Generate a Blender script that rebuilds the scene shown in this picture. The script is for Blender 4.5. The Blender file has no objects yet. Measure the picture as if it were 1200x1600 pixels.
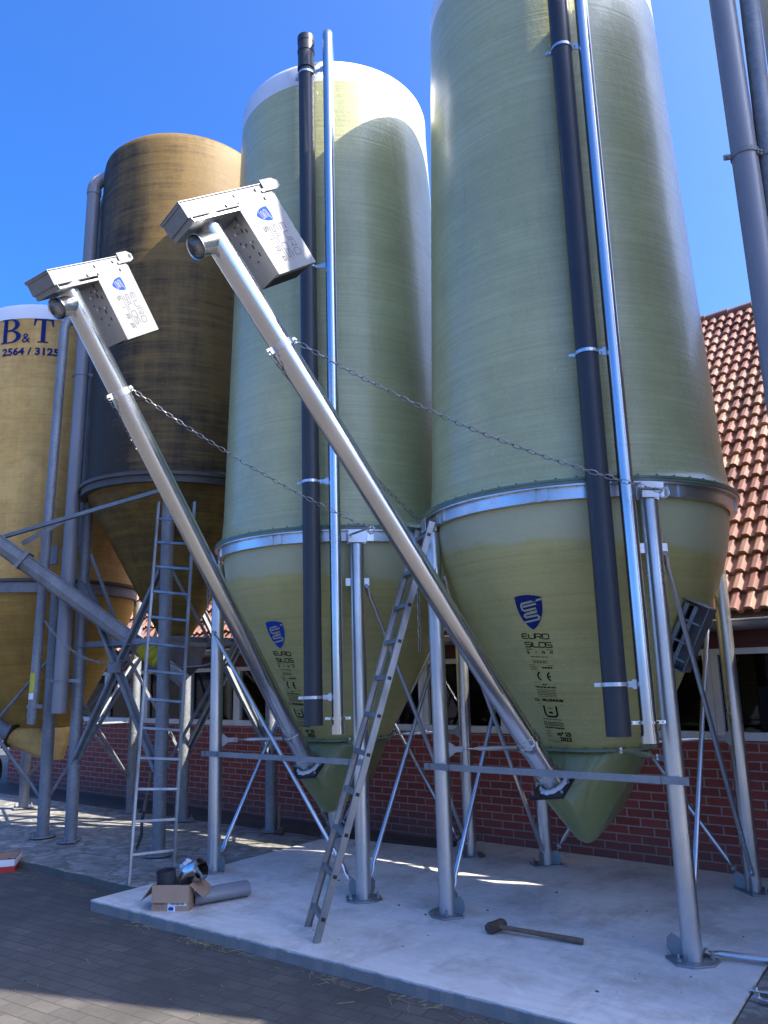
import bpy, bmesh, math, random
from mathutils import Vector, Matrix
random.seed(7)
C = bpy.context.scene.collection
PI = math.pi
V3 = lambda *a: Vector(a)

# ------------------------------------------------------------------ camera
FPX, PITCH, ROLL, YAW, CAMZ = 1220.76, 0.2027307, -0.02714486, -0.66770804, 1.6
_F = V3(math.sin(YAW)*math.cos(PITCH), math.cos(YAW)*math.cos(PITCH), math.sin(PITCH))
_R0 = V3(math.cos(YAW), -math.sin(YAW), 0); _U0 = _R0.cross(_F)
CR = _R0*math.cos(ROLL)+_U0*math.sin(ROLL); CU = -_R0*math.sin(ROLL)+_U0*math.cos(ROLL)
CAM = V3(0, 0, CAMZ)
def ray(x, y): return _F+CR*((x-600)/FPX)-CU*((y-800)/FPX)
def at(x, y, Y): d = ray(x, y); return CAM+d*(Y/d.y)            # point of that sight line on the plane y = Y
def gnd(x, y, z=0.0): d = ray(x, y); return CAM+d*((z-CAMZ)/d.z)
def deep(x, y, D): d = ray(x, y); return CAM+d*(D/d.dot(_F))

cam = bpy.data.cameras.new('camera'); co = bpy.data.objects.new('camera', cam); C.objects.link(co)
cam.sensor_fit = 'VERTICAL'; cam.sensor_height = 24; cam.lens = 24*FPX/1600; cam.clip_end = 2000; cam.clip_start = .05
m = Matrix((CR, CU, -_F)).transposed().to_4x4(); m.translation = CAM; co.matrix_world = m
bpy.context.scene.camera = co

# ------------------------------------------------------------------ light
SUN_AZ, SUN_EL = math.radians(21), math.radians(44)              # from +x turned towards +y
sd = V3(math.cos(SUN_AZ)*math.cos(SUN_EL), math.sin(SUN_AZ)*math.cos(SUN_EL), math.sin(SUN_EL))
sl = bpy.data.lights.new('sun', 'SUN'); so = bpy.data.objects.new('sun', sl); C.objects.link(so)
sl.energy = 3.1; sl.angle = math.radians(.5); sl.color = (1, .93, .82)
so.rotation_euler = sd.to_track_quat('Z', 'Y').to_euler(); so.location = sd*30
w = bpy.data.worlds.new('World'); bpy.context.scene.world = w; w.use_nodes = True
nt = w.node_tree; bg = nt.nodes['Background']; sk = nt.nodes.new('ShaderNodeTexSky')
sk.sky_type = 'NISHITA'; sk.sun_disc = False; sk.sun_elevation = SUN_EL
sk.sun_rotation = math.atan2(sd.x, sd.y); sk.altitude = 0; sk.air_density = .62; sk.dust_density = 4.0; sk.ozone_density = 10.0
hs = nt.nodes.new('ShaderNodeHueSaturation'); hs.inputs['Saturation'].default_value = 1.19; hs.inputs['Hue'].default_value = .505; hs.inputs['Value'].default_value = .80
nt.links.new(sk.outputs[0], hs.inputs['Color']); nt.links.new(hs.outputs[0], bg.inputs[0]); bg.inputs[1].default_value = .15
vs = bpy.context.scene.view_settings; vs.view_transform = 'Standard'; vs.look = 'None'; vs.gamma = 1; vs.exposure = 2.2
cy = bpy.context.scene.cycles; cy.max_bounces = 8

# ------------------------------------------------------------------ materials
class Nodes:
    def __init__(s, name):
        s.m = bpy.data.materials.new(name); s.m.use_nodes = True; s.t = s.m.node_tree
        s.b = s.t.nodes['Principled BSDF']; s.tc = s.n('ShaderNodeTexCoord')
    def n(s, k, **kw):
        o = s.t.nodes.new(k)
        for a, v in kw.items(): setattr(o, a, v)
        return o
    def l(s, a, b): s.t.links.new(a, b)
    def noise(s, scale, sc=(1, 1, 1), detail=6, rough=.6, src=None, loc=(0, 0, 0), dist=0):
        mp = s.n('ShaderNodeMapping'); mp.inputs['Scale'].default_value = sc; mp.inputs['Location'].default_value = loc
        s.l(src or s.tc.outputs['Object'], mp.inputs[0])
        o = s.n('ShaderNodeTexNoise'); o.inputs['Scale'].default_value = scale; o.inputs['Detail'].default_value = detail
        o.inputs['Roughness'].default_value = rough; o.inputs['Distortion'].default_value = dist; s.l(mp.outputs[0], o.inputs[0]); return o.outputs['Fac']
    def ramp(s, fac, stops):
        r = s.n('ShaderNodeValToRGB'); e = r.color_ramp.elements
        while len(e) < len(stops): e.new(.5)
        for x, (p, c) in zip(e, stops): x.position = p; x.color = (c, c, c, 1) if isinstance(c, (int, float)) else (*c, 1)
        s.l(fac, r.inputs[0]); return r.outputs[0]
    def mix(s, fac, a, b, mode='MIX'):
        o = s.n('ShaderNodeMix', data_type='RGBA', blend_type=mode)
        for v, i in ((fac, 0), (a, 6), (b, 7)):
            if hasattr(v, 'is_linked'): s.l(v, o.inputs[i])
            elif i == 0: o.inputs[0].default_value = v
            else: o.inputs[i].default_value = (*v, 1)
        return o.outputs[2]
    def math(s, op, a, b=0.0):
        o = s.n('ShaderNodeMath', operation=op)
        for v, i in ((a, 0), (b, 1)):
            if hasattr(v, 'is_linked'): s.l(v, o.inputs[i])
            else: o.inputs[i].default_value = v
        return o.outputs[0]
    def sep(s, src=None):
        o = s.n('ShaderNodeSeparateXYZ'); s.l(src or s.tc.outputs['Object'], o.inputs[0]); return o.outputs
    def base(s, c):
        if hasattr(c, 'is_linked'): s.l(c, s.b.inputs['Base Color'])
        else: s.b.inputs['Base Color'].default_value = (*c, 1)
    def set(s, **k):
        for a, v in k.items():
            i = s.b.inputs[a.replace('_', ' ')]
            if hasattr(v, 'is_linked'): s.l(v, i)
            else: i.default_value = v
    def bump(s, h, strength=.3, dist=.01):
        o = s.n('ShaderNodeBump'); o.inputs['Strength'].default_value = strength; o.inputs['Distance'].default_value = dist
        s.l(h, o.inputs['Height']); s.l(o.outputs[0], s.b.inputs['Normal'])

def simple(name, c1, c2=None, scale=8, sc=(1, 1, 1), rough=.5, metal=0, bump=0, coat=0, spec=None, rr=0):
    k = Nodes(name); f = k.noise(scale, sc)
    k.base(k.ramp(f, [(.3, c1), (.7, c2 or tuple(x*.8 for x in c1))]))
    k.set(Metallic=metal)
    if rr: k.set(Roughness=k.ramp(k.noise(scale*.6, sc, loc=(3, 1, 2)), [(.3, max(.02, rough-rr)), (.7, rough+rr)]))
    else: k.set(Roughness=rough)
    if coat: k.set(Coat_Weight=coat, Coat_Roughness=.08)
    if spec is not None: k.set(Specular_IOR_Level=spec)
    if bump: k.bump(k.noise(scale*4, sc), bump, .004)
    return k.m

def galv(name, c=(.62, .64, .66), rough=.3, spangle=.08, dark=.75, metal=1.0, bmp=.12):
    k = Nodes(name)
    v = k.n('ShaderNodeTexVoronoi'); v.inputs['Scale'].default_value = 55; k.l(k.tc.outputs['Object'], v.inputs[0])
    g = k.n('ShaderNodeRGBToBW'); k.l(v.outputs['Color'], g.inputs[0])
    big = k.noise(3.5, (1, 1, .5), detail=8)
    c2 = tuple(x*dark for x in c)
    col = k.mix(k.ramp(big, [(.35, 0), (.7, 1)]), c, c2)
    col = k.mix(spangle, col, g.outputs[0], 'OVERLAY')
    k.base(col); k.set(Metallic=metal)
    r = k.math('ADD', k.math('MULTIPLY', g.outputs[0], spangle*1.2), k.ramp(big, [(.3, rough-.06), (.75, rough+.12)]))
    k.set(Roughness=r); k.bump(k.noise(9, (1, 1, .3), detail=3), bmp, .006)
    return k.m

def grp(name, ca, cb, feed=None, light=None, rough=.33, coat=.6, stripes=.5):
    """glass-fibre skin: wound rings round the axis, orange peel, and the lighter band above the feed line"""
    k = Nodes(name); x, y, z = k.sep()
    ring = k.noise(1.0, (.35, .35, 30), detail=6, rough=.8, dist=.2)
    fine = k.noise(1.0, (.8, .8, 95), detail=3, rough=.7, loc=(3, 1, 0))
    patch = k.noise(.8, (1, 1, 1.6), detail=5, loc=(7, 2, 1))
    col = k.ramp(ring, [(.34, ca), (.64, cb)])
    col = k.mix(k.math('MULTIPLY', k.ramp(fine, [(.48, 0), (.72, 1)]), .35*min(1, stripes*2.2)), col, tuple(min(.8, v*1.35) for v in cb))
    col = k.mix(k.math('MULTIPLY', k.ramp(fine, [(.28, 1), (.46, 0)]), .30*min(1, stripes*2.2)), col, tuple(v*.62 for v in ca))
    col = k.mix(k.ramp(patch, [(.42, 0), (.62, .5)]), col, tuple(v*.78 for v in ca))
    blot = k.noise(3.1, (1, 1, .8), detail=8, rough=.7)
    col = k.mix(k.ramp(blot, [(.5, 0), (.75, .45)]), col, tuple(v*.70 for v in ca))
    fib = k.noise(60, (1, 1, 1.4), detail=5, rough=.75)
    col = k.mix(k.ramp(fib, [(.48, 0), (.74, .30)]), col, tuple(min(.8, v*1.5) for v in cb))
    scuff = k.noise(11, (1, 1, .5), detail=9, rough=.8, loc=(5, 5, 5))
    col = k.mix(k.ramp(scuff, [(.66, 0), (.70, .5)]), col, tuple(min(.8, v*1.7) for v in cb))
    drip = k.noise(1, (7, 7, .35), detail=6, rough=.7, loc=(2, 8, 3))
    col = k.mix(k.math('MULTIPLY', k.ramp(drip, [(.56, 0), (.70, 1)]), k.ramp(patch, [(.45, 0), (.62, .30)])), col, tuple(v*.5 for v in ca))
    if feed is not None:
        lev = k.math('ADD', z, k.math('MULTIPLY', k.noise(3.5, detail=7, rough=.7), .13))
        lev = k.math('ADD', lev, k.math('MULTIPLY', y, .06)); lev = k.math('ADD', lev, k.math('MULTIPLY', x, .05))
        col = k.mix(k.ramp(k.math('SUBTRACT', lev, feed-.5), [(.475, 0), (.52, 1)]), col, k.mix(k.ramp(fib, [(.3, 0), (.8, .6)]), light, tuple(v*.72 for v in light)))
        low = k.math('ADD', z, k.math('MULTIPLY', blot, .7))
        col = k.mix(k.ramp(low, [(.50, 0), (1.0, 0)]), col, ca)
    k.base(col); k.set(Roughness=k.ramp(blot, [(.3, rough-.07), (.7, rough+.12)]), Coat_Weight=coat, Coat_Roughness=.2)
    h = k.math('ADD', k.math('MULTIPLY', k.noise(1, (.4, .4, 42), detail=5, rough=.7), stripes*1.3), k.math('MULTIPLY', k.noise(16, (1, 1, .6), detail=6, rough=.65), .7))
    k.bump(h, .42, .014)
    return k.m

def weathered(name, ca, cb, dirt, streak=.6, rough=.5, dark_at=None, rings=8, coat=0):
    k = Nodes(name); x, y, z = k.sep()
    f = k.noise(1.3, (1.2, 1.2, .8), detail=9, rough=.7)
    col = k.ramp(f, [(.3, ca), (.7, cb)])
    s1 = k.noise(1.5, (1.8, 1.8, .22), detail=10, rough=.7, loc=(2, 5, 1))
    s2 = k.noise(2.2, (.45, .45, rings), detail=9, rough=.78, dist=.25)
    s3 = k.noise(1.1, (1, 1, .8), detail=8, rough=.66, loc=(9, 0, 4))
    s4 = k.noise(1, (9, 9, .5), detail=6, rough=.7, loc=(1, 3, 1))
    mk = k.math('ADD', k.math('MULTIPLY', s2, .34), k.math('ADD', k.math('MULTIPLY', s3, .34), k.math('ADD', k.math('MULTIPLY', s1, .20), k.math('MULTIPLY', s4, .12))))
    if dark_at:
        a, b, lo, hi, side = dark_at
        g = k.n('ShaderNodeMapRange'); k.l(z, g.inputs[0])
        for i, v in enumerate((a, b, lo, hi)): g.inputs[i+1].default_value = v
        mk = k.math('ADD', mk, g.outputs[0]); mk = k.math('ADD', mk, k.math('MULTIPLY', x, -side))  # dark mask grows towards the bottom and the -x side
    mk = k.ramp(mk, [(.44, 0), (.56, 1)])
    col = k.mix(k.math('MULTIPLY', mk, streak), col, dirt)
    fine = k.noise(40, (1, 1, .5), detail=5, rough=.8)
    col = k.mix(k.ramp(fine, [(.5, 0), (.8, .35)]), col, tuple(v*.55 for v in ca))
    thin = k.noise(1, (.6, .6, 70), detail=4, rough=.7)
    col = k.mix(k.ramp(thin, [(.5, 0), (.72, .35)]), col, tuple(v*.5 for v in ca))
    k.base(col); k.set(Roughness=rough, Coat_Weight=coat, Coat_Roughness=.3, Specular_IOR_Level=.25)
    k.bump(k.math('ADD', k.math('MULTIPLY', k.noise(1, (.4, .4, 34), detail=4), .6), k.math('MULTIPLY', fine, .5)), .35, .010)
    return k.m

M = {}
M['tank'] = grp('green_glass_fibre', (.375, .380, .172), (.460, .465, .235), coat=.36)
M['hopper'] = grp('olive_glass_fibre', (.385, .335, .108), (.465, .415, .163), coat=.22, feed=2.42, light=(.485, .48, .275), stripes=.1, rough=.42)
M['boot'] = simple('green_glass_fibre_outlet', (.195, .21, .075), (.15, .17, .055), 5, rough=.35, bump=.15, coat=.4)
M['flange'] = simple('green_fibre_rim', (.10, .15, .10), (.14, .19, .12), 14, rough=.4, bump=.3, coat=.3)
M['cap'] = simple('white_gelcoat', (.74, .75, .76), (.68, .69, .70), 3, rough=.3, coat=.4, bump=.08)
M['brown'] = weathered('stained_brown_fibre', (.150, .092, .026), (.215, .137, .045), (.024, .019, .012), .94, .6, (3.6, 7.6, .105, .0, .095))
M['brown_cone'] = weathered('dark_brown_hopper', (.19, .12, .028), (.235, .15, .038), (.03, .022, .010), .75, .6)
M['yellow'] = weathered('ochre_fibre', (.62, .365, .095), (.70, .45, .155), (.24, .13, .04), .65, .6, rings=1.2)
M['yellow_cone'] = weathered('amber_hopper', (.40, .23, .045), (.46, .28, .07), (.16, .085, .02), .6, .6)
M['beige'] = weathered('beige_fibre', (.40, .33, .23), (.46, .38, .27), (.2, .15, .1), .5, .5)
M['rim'] = simple('grey_rim', (.085, .078, .065), (.055, .05, .042), 12, rough=.55, bump=.2)
M['galv'] = galv('new_galvanised_steel', (.66, .68, .70), .31, .04, bmp=.02)
M['tube'] = galv('bright_galvanised_tube', (.64, .65, .66), .17, .015, .85, bmp=0)
M['sheet'] = galv('galvanised_sheet', (.30, .305, .31), .47, .10, .80, .9, bmp=.01)
M['plate'] = galv('matt_zinc_plate', (.235, .24, .245), .62, .12, .85, .25, bmp=.01)
M['old'] = galv('dull_galvanised_steel', (.27, .285, .30), .52, .22, .70, .6)
M['chain'] = galv('dark_chain_steel', (.30, .30, .30), .4, .02, .7)
M['alu'] = galv('worn_aluminium', (.36, .365, .37), .45, .03, .45)
M['plast'] = simple('anthracite_plastic_pipe', (.034, .037, .043), (.027, .029, .034), 4, rough=.42, spec=.4)
M['greyp'] = simple('grey_plastic_pipe', (.225, .23, .25), (.17, .172, .185), 3, (1, 1, .3), rough=.38, bump=.05)
M['black'] = simple('black_rubber', (.012, .012, .013), rough=.45)
M['dark'] = simple('dark_interior', (.02, .019, .018), rough=.9)
M['navy'] = simple('navy_print', (.012, .022, .11), (.016, .03, .14), 30, rough=.8, spec=.05)
M['blue'] = simple('royal_blue_print', (.015, .055, .33), (.02, .06, .3), 30, rough=.8, spec=.05)
M['ink'] = simple('black_print', (.012, .012, .013), rough=.8, spec=.05)
M['greyink'] = simple('grey_print', (.11, .11, .115), rough=.8, spec=.05)
M['white'] = simple('white_print', (.78, .78, .78), rough=.8, spec=.05)
M['wframe'] = simple('white_window_plastic', (.72, .71, .69), (.62, .61, .58), 5, rough=.35, bump=.05)
M['redboard'] = simple('dark_red_board', (.11, .018, .015), (.075, .014, .012), 6, (1, 1, 8), rough=.5)
M['galv_plate'] = galv('dull_galvanised_plate', (.36, .37, .38), .5, .08, .75)
M['zinc'] = galv('zinc_gutter', (.30, .29, .30), .5, .1, .7, .8)
M['card'] = simple('brown_cardboard', (.36, .24, .16), (.31, .20, .13), 9, rough=.8)
M['red'] = simple('red_printed_card', (.48, .03, .03), (.4, .02, .02), 7, rough=.5)
M['wood'] = simple('worn_wood', (.19, .125, .08), (.10, .066, .043), 12, (1, 1, 1), rough=.7, bump=.3)
M['iron'] = simple('dark_iron', (.055, .05, .048), (.03, .026, .024), 14, rough=.55, metal=.6, bump=.4)
M['hammer_iron'] = simple('rusty_hammer_iron', (.11, .075, .055), (.06, .043, .034), 14, rough=.65, metal=.3, bump=.4)
M['tape'] = simple('yellow_tape', (.50, .46, .03), (.42, .39, .02), 12, rough=.45, bump=.5)
M['straw'] = simple('dry_straw', (.42, .34, .15), (.3, .24, .1), 40, rough=.8)
M['silver'] = simple('clear_plastic_bag', (.55, .60, .66), (.45, .5, .58), 14, rough=.2, bump=.6, coat=.5)

def brick_mat():
    k = Nodes('red_brick'); x, y, z = k.sep()
    cb = k.n('ShaderNodeCombineXYZ'); k.l(x, cb.inputs[0]); k.l(z, cb.inputs[1]); k.l(y, cb.inputs[2])
    wv = k.n('ShaderNodeVectorMath', operation='ADD'); k.l(cb.outputs[0], wv.inputs[0])
    nz = k.n('ShaderNodeTexNoise'); nz.inputs['Scale'].default_value = 9; k.l(cb.outputs[0], nz.inputs[0])
    sc = k.n('ShaderNodeVectorMath', operation='SCALE'); k.l(nz.outputs['Color'], sc.inputs[0]); sc.inputs[3].default_value = .006
    k.l(sc.outputs[0], wv.inputs[1])
    b = k.n('ShaderNodeTexBrick'); k.l(wv.outputs[0], b.inputs[0]); b.inputs['Scale'].default_value = 1
    b.inputs['Brick Width'].default_value = .222; b.inputs['Row Height'].default_value = .0705; b.inputs['Mortar Size'].default_value = .0062
    b.inputs['Mortar Smooth'].default_value = .2; b.inputs['Bias'].default_value = -.2
    b.inputs['Color1'].default_value = (.33, .062, .042, 1); b.inputs['Color2'].default_value = (.21, .040, .031, 1)
    b.inputs['Mortar'].default_value = (.35, .30, .245, 1)
    n1 = k.noise(26, detail=6); n2 = k.noise(1.6, detail=6)
    col = k.mix(k.ramp(n1, [(.4, 0), (.8, .4)]), b.outputs[0], (.13, .03, .027))
    low = k.math('ADD', z, k.math('MULTIPLY', n2, .5))
    col = k.mix(k.ramp(low, [(.18, .6), (.52, 0)]), col, (.10, .08, .075))
    k.base(col); k.set(Roughness=.8)
    h = k.math('SUBTRACT', k.math('MULTIPLY', n1, .25), b.outputs['Fac']); k.bump(h, .7, .008)
    return k.m
M['brick'] = brick_mat()

def paver_mat(name='grey_pavers', c1=(.108, .097, .083), c2=(.074, .067, .058), mort=(.034, .031, .027), rot=0.0, bw=.2, rh=.1):
    k = Nodes(name)
    mp = k.n('ShaderNodeMapping'); mp.inputs['Rotation'].default_value = (0, 0, rot); k.l(k.tc.outputs['Object'], mp.inputs[0])
    b = k.n('ShaderNodeTexBrick'); k.l(mp.outputs[0], b.inputs[0]); b.inputs['Scale'].default_value = 1
    b.inputs['Brick Width'].default_value = bw; b.inputs['Row Height'].default_value = rh; b.inputs['Mortar Size'].default_value = .0045
    b.inputs['Mortar Smooth'].default_value = .6
    b.inputs['Color1'].default_value = (*c1, 1); b.inputs['Color2'].default_value = (*c2, 1); b.inputs['Mortar'].default_value = (*mort, 1)
    n1 = k.noise(120, detail=4, rough=.8); n2 = k.noise(2.2, detail=8, rough=.65); n3 = k.noise(14, detail=5)
    col = k.mix(k.ramp(n2, [(.38, 0), (.64, .8)]), b.outputs[0], tuple(v*.58 for v in c2))
    col = k.mix(k.ramp(n1, [(.52, 0), (.75, .45)]), col, tuple(v*1.9 for v in c1))
    col = k.mix(k.ramp(n3, [(.58, 0), (.72, .35)]), col, (.07, .06, .045))
    k.base(col); k.set(Roughness=.85)
    h = k.math('SUBTRACT', k.math('MULTIPLY', n1, .35), b.outputs['Fac']); k.bump(h, .6, .006)
    return k.m
M['paver'] = paver_mat(rot=math.radians(-6))
M['paver2'] = paver_mat('dark_wall_pavers', (.095, .085, .075), (.07, .065, .06))

def concrete(name, c1, c2, stain, grain=.25, edge=None):
    k = Nodes(name); x, y, z = k.sep()
    n1 = k.noise(.9, detail=10, rough=.66, dist=.6); n2 = k.noise(6, detail=8, rough=.68, dist=1.2); n3 = k.noise(170, detail=3, rough=.8); n4 = k.noise(1.7, detail=9, rough=.7, loc=(4, 2, 0))
    n5 = k.noise(3.4, (1, .28, 1), detail=7, rough=.7, loc=(1, 7, 0))
    col = k.ramp(n1, [(.34, c2), (.56, c1)])
    col = k.mix(k.ramp(n4, [(.48, 0), (.66, .75)]), col, stain)
    col = k.mix(k.ramp(n2, [(.52, 0), (.72, .45)]), col, tuple(min(.8, v*1.25) for v in c1))
    col = k.mix(k.ramp(n5, [(.54, 0), (.70, .40)]), col, tuple(v*.70 for v in stain))
    sp = k.noise(38, detail=3, rough=.6)
    col = k.mix(k.ramp(sp, [(.66, 0), (.72, .45)]), col, tuple(v*.5 for v in stain))
    col = k.mix(k.ramp(n3, [(.5, 0), (.75, grain)]), col, tuple(v*.55 for v in c2))
    mp = k.n('ShaderNodeMapping'); mp.inputs['Scale'].default_value = (1, 1, .01); k.l(k.tc.outputs['Object'], mp.inputs[0])
    wv = k.n('ShaderNodeTexWave', wave_type='RINGS'); wv.inputs['Scale'].default_value = 3.2; wv.inputs['Distortion'].default_value = 9; wv.inputs['Detail'].default_value = 4; wv.inputs['Detail Scale'].default_value = .8; k.l(mp.outputs[0], wv.inputs[0])
    col = k.mix(k.math('MULTIPLY', k.ramp(wv.outputs['Fac'], [(.55, 0), (.95, .22)]), k.ramp(n1, [(.4, 0), (.6, 1)])), col, tuple(v*.8 for v in c2))
    if edge: col = k.mix(k.ramp(k.math('ADD', k.math('MULTIPLY', z, 10), k.math('MULTIPLY', n2, .3)), [(-0.0, 1), (.10, 0)]), col, k.mix(n2, edge, tuple(v*.5 for v in edge)))
    k.base(col); k.set(Roughness=k.ramp(n4, [(.3, .62), (.7, .85)]))
    k.bump(k.math('ADD', k.math('MULTIPLY', n3, .4), n2), .3, .006)
    return k.m
M['newcon'] = concrete('new_concrete', (.68, .645, .60), (.53, .50, .465), (.36, .31, .25), .10, edge=(.30, .28, .25))
M['oldcon'] = concrete('old_concrete', (.46, .44, .41), (.40, .385, .36), (.33, .305, .27), .35, edge=(.16, .15, .12))

def tile_mat():
    k = Nodes('clay_roof_tiles'); x, y, z = k.sep()
    fx = k.math('FLOOR', k.math('DIVIDE', x, .23)); fy = k.math('FLOOR', k.math('DIVIDE', k.math('SUBTRACT', y, .004), .235))
    cb = k.n('ShaderNodeCombineXYZ'); k.l(fx, cb.inputs[0]); k.l(fy, cb.inputs[1])
    wn = k.n('ShaderNodeTexWhiteNoise', noise_dimensions='3D'); k.l(cb.outputs[0], wn.inputs[0])
    col = k.ramp(wn.outputs[0], [(0, (.115, .044, .032)), (.45, (.185, .072, .050)), (.8, (.235, .102, .072)), (1, (.29, .16, .11))])
    n = k.noise(9, detail=7, rough=.7); n2 = k.noise(50, detail=4); n3 = k.noise(.9, detail=6)
    col = k.mix(k.ramp(n, [(.48, 0), (.75, .55)]), col, (.12, .058, .04))
    col = k.mix(k.ramp(n3, [(.5, 0), (.7, .35)]), col, (.33, .25, .17))
    col = k.mix(k.ramp(n2, [(.6, 0), (.75, .3)]), col, (.12, .10, .07))
    k.base(col); k.set(Roughness=.75); k.bump(n2, .25, .004)
    return k.m
M['tile'] = tile_mat()

def glass_mat():
    k = Nodes('dark_window_glass'); t = k.n('ShaderNodeBsdfTransparent'); t.inputs[0].default_value = (.45, .47, .47, 1)
    g = k.n('ShaderNodeBsdfGlossy'); g.inputs['Roughness'].default_value = .03; g.inputs['Color'].default_value = (.8, .85, .9, 1)
    f = k.n('ShaderNodeFresnel'); f.inputs[0].default_value = 1.45
    mx = k.n('ShaderNodeMixShader'); k.l(f.outputs[0], mx.inputs[0]); k.l(t.outputs[0], mx.inputs[1]); k.l(g.outputs[0], mx.inputs[2])
    k.l(mx.outputs[0], k.t.nodes['Material Output'].inputs[0]); return k.m
M['glass'] = glass_mat()

# ------------------------------------------------------------------ mesh helpers
def frame(d):
    d = d.normalized(); u = d.cross(V3(0, 0, 1))
    if u.length < 1e-3: u = V3(1, 0, 0)
    u.normalize(); return d, u, d.cross(u)

class MB:
    def __init__(s): s.b = bmesh.new()
    def rings(s, rr, close=False, cap=True):
        vs = [[s.b.verts.new(p) for p in r] for r in rr]; n = len(vs[0])
        for i in range(len(vs)-(0 if close else 1)):
            a, c = vs[i], vs[(i+1) % len(vs)]
            for j in range(n): s.b.faces.new((a[j], a[(j+1) % n], c[(j+1) % n], c[j]))
        if cap and not close:
            s.b.faces.new(vs[0][::-1]); s.b.faces.new(vs[-1])
        return s
    def tube(s, p0, p1, r, r1=None, n=16, cap=True):
        d, u, v = frame(p1-p0); r1 = r if r1 is None else r1
        return s.rings([[p+(u*math.cos(2*PI*j/n)+v*math.sin(2*PI*j/n))*q for j in range(n)] for p, q in ((p0, r), (p1, r1))], cap=cap)
    def pipe(s, p0, p1, r, t=.004, n=24):
        d, u, v = frame(p1-p0); e = lambda p, q: [p+(u*math.cos(2*PI*j/n)+v*math.sin(2*PI*j/n))*q for j in range(n)]
        return s.rings([e(p0, r), e(p1, r), e(p1, r-t), e(p0, r-t)], close=True)
    def path(s, pts, r, n=12, cap=True):
        rr = []; u = None
        for i, p in enumerate(pts):
            d = (pts[min(i+1, len(pts)-1)]-pts[max(i-1, 0)]).normalized()
            if u is None: _, u, _ = frame(d)
            u = (u-d*u.dot(d)).normalized(); v = d.cross(u); q = r[i] if isinstance(r, (list, tuple)) else r
            rr.append([p+(u*math.cos(2*PI*j/n)+v*math.sin(2*PI*j/n))*q for j in range(n)])
        return s.rings(rr, cap=cap)
    def lathe(s, c, prof, n=96, cap=False):
        return s.rings([[V3(c[0]+r*math.cos(2*PI*j/n), c[1]+r*math.sin(2*PI*j/n), z) for j in range(n)] for r, z in prof], cap=cap)
    def band(s, c, r0, r1, z0, z1, n=96):
        e = lambda r, z: [V3(c[0]+r*math.cos(2*PI*j/n), c[1]+r*math.sin(2*PI*j/n), z) for j in range(n)]
        return s.rings([e(r1, z0), e(r1, z1), e(r0, z1), e(r0, z0)], close=True)
    def box(s, c, x, y, z):
        """box centred at c with half-extent vectors x, y, z"""
        q = [[s.b.verts.new(c+x*i+y*j+z*k) for i, j in ((-1, -1), (1, -1), (1, 1), (-1, 1))] for k in (-1, 1)]
        s.b.faces.new(q[0][::-1]); s.b.faces.new(q[1])
        for j in range(4): s.b.faces.new((q[0][j], q[0][(j+1) % 4], q[1][(j+1) % 4], q[1][j]))
        return s
    def bx(s, x0, x1, y0, y1, z0, z1):
        return s.box(V3((x0+x1)/2, (y0+y1)/2, (z0+z1)/2), V3((x1-x0)/2, 0, 0), V3(0, (y1-y0)/2, 0), V3(0, 0, (z1-z0)/2))
    def bar(s, p0, p1, w, h, up=V3(0, 0, 1)):
        d = (p1-p0); u = d.cross(up)
        if u.length < 1e-4: u = d.cross(V3(1, 0, 0))
        u.normalize(); v = u.cross(d).normalized()
        return s.box((p0+p1)/2, d/2, u*w/2, v*h/2)
    def angle(s, p0, p1, w, t, up):
        d = (p1-p0).normalized(); u = d.cross(up).normalized(); v = u.cross(d)
        s.box((p0+p1)/2+u*w/2, (p1-p0)/2, u*w/2, v*t/2); s.box((p0+p1)/2+v*w/2+v*t/2, (p1-p0)/2, u*t/2, v*w/2); return s
    def prism(s, pts, n, t):
        a = [s.b.verts.new(p) for p in pts]; c = [s.b.verts.new(p+n*t) for p in pts]
        s.b.faces.new(a[::-1]); s.b.faces.new(c); k = len(a)
        for j in range(k): s.b.faces.new((a[j], a[(j+1) % k], c[(j+1) % k], c[j]))
        return s
    def sphere(s, c, r, sc=(1, 1, 1), seg=12):
        bmesh.ops.create_uvsphere(s.b, u_segments=seg, v_segments=seg//2+2, radius=r, matrix=Matrix.Translation(c) @ Matrix.Diagonal((*sc, 1))); return s
    def hull(s, pts):
        vs = [s.b.verts.new(p) for p in pts]
        g = bmesh.ops.convex_hull(s.b, input=vs)
        bad = list({e for e in g['geom_interior']+g['geom_unused'] if isinstance(e, bmesh.types.BMVert)})
        bmesh.ops.delete(s.b, geom=bad, context='VERTS'); return s
    def obj(s, name, mat, parent=None, smooth=True, bevel=0, label=None):
        bmesh.ops.recalc_face_normals(s.b, faces=s.b.faces)
        off = V3(0, 0, 0); q = parent
        while q: off += q.location; q = q.parent
        if off.length: bmesh.ops.translate(s.b, verts=s.b.verts, vec=-off)
        me = bpy.data.meshes.new(name); s.b.to_mesh(me); s.b.free()
        o = bpy.data.objects.new(name, me); C.objects.link(o)
        if parent: o.parent = parent
        me.materials.append(M[mat])
        if smooth:
            for p in me.polygons: p.use_smooth = True
            me.set_sharp_from_angle(angle=math.radians(38))
        if bevel:
            b = o.modifiers.new('bevel', 'BEVEL'); b.width = bevel; b.segments = 2; b.limit_method = 'ANGLE'
        if label: o['label'] = label
        return o

def tag(o, label, cat, group=None, kind=None):
    o['label'] = label; o['category'] = cat
    if group: o['group'] = group
    if kind: o['kind'] = kind
    return o
def thing(name, loc, label, cat, group=None):
    o = bpy.data.objects.new(name, None); C.objects.link(o); o.location = loc; o.empty_display_size = .2
    return tag(o, label, cat, group)
def struct(o): o['kind'] = 'structure'; return o

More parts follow.
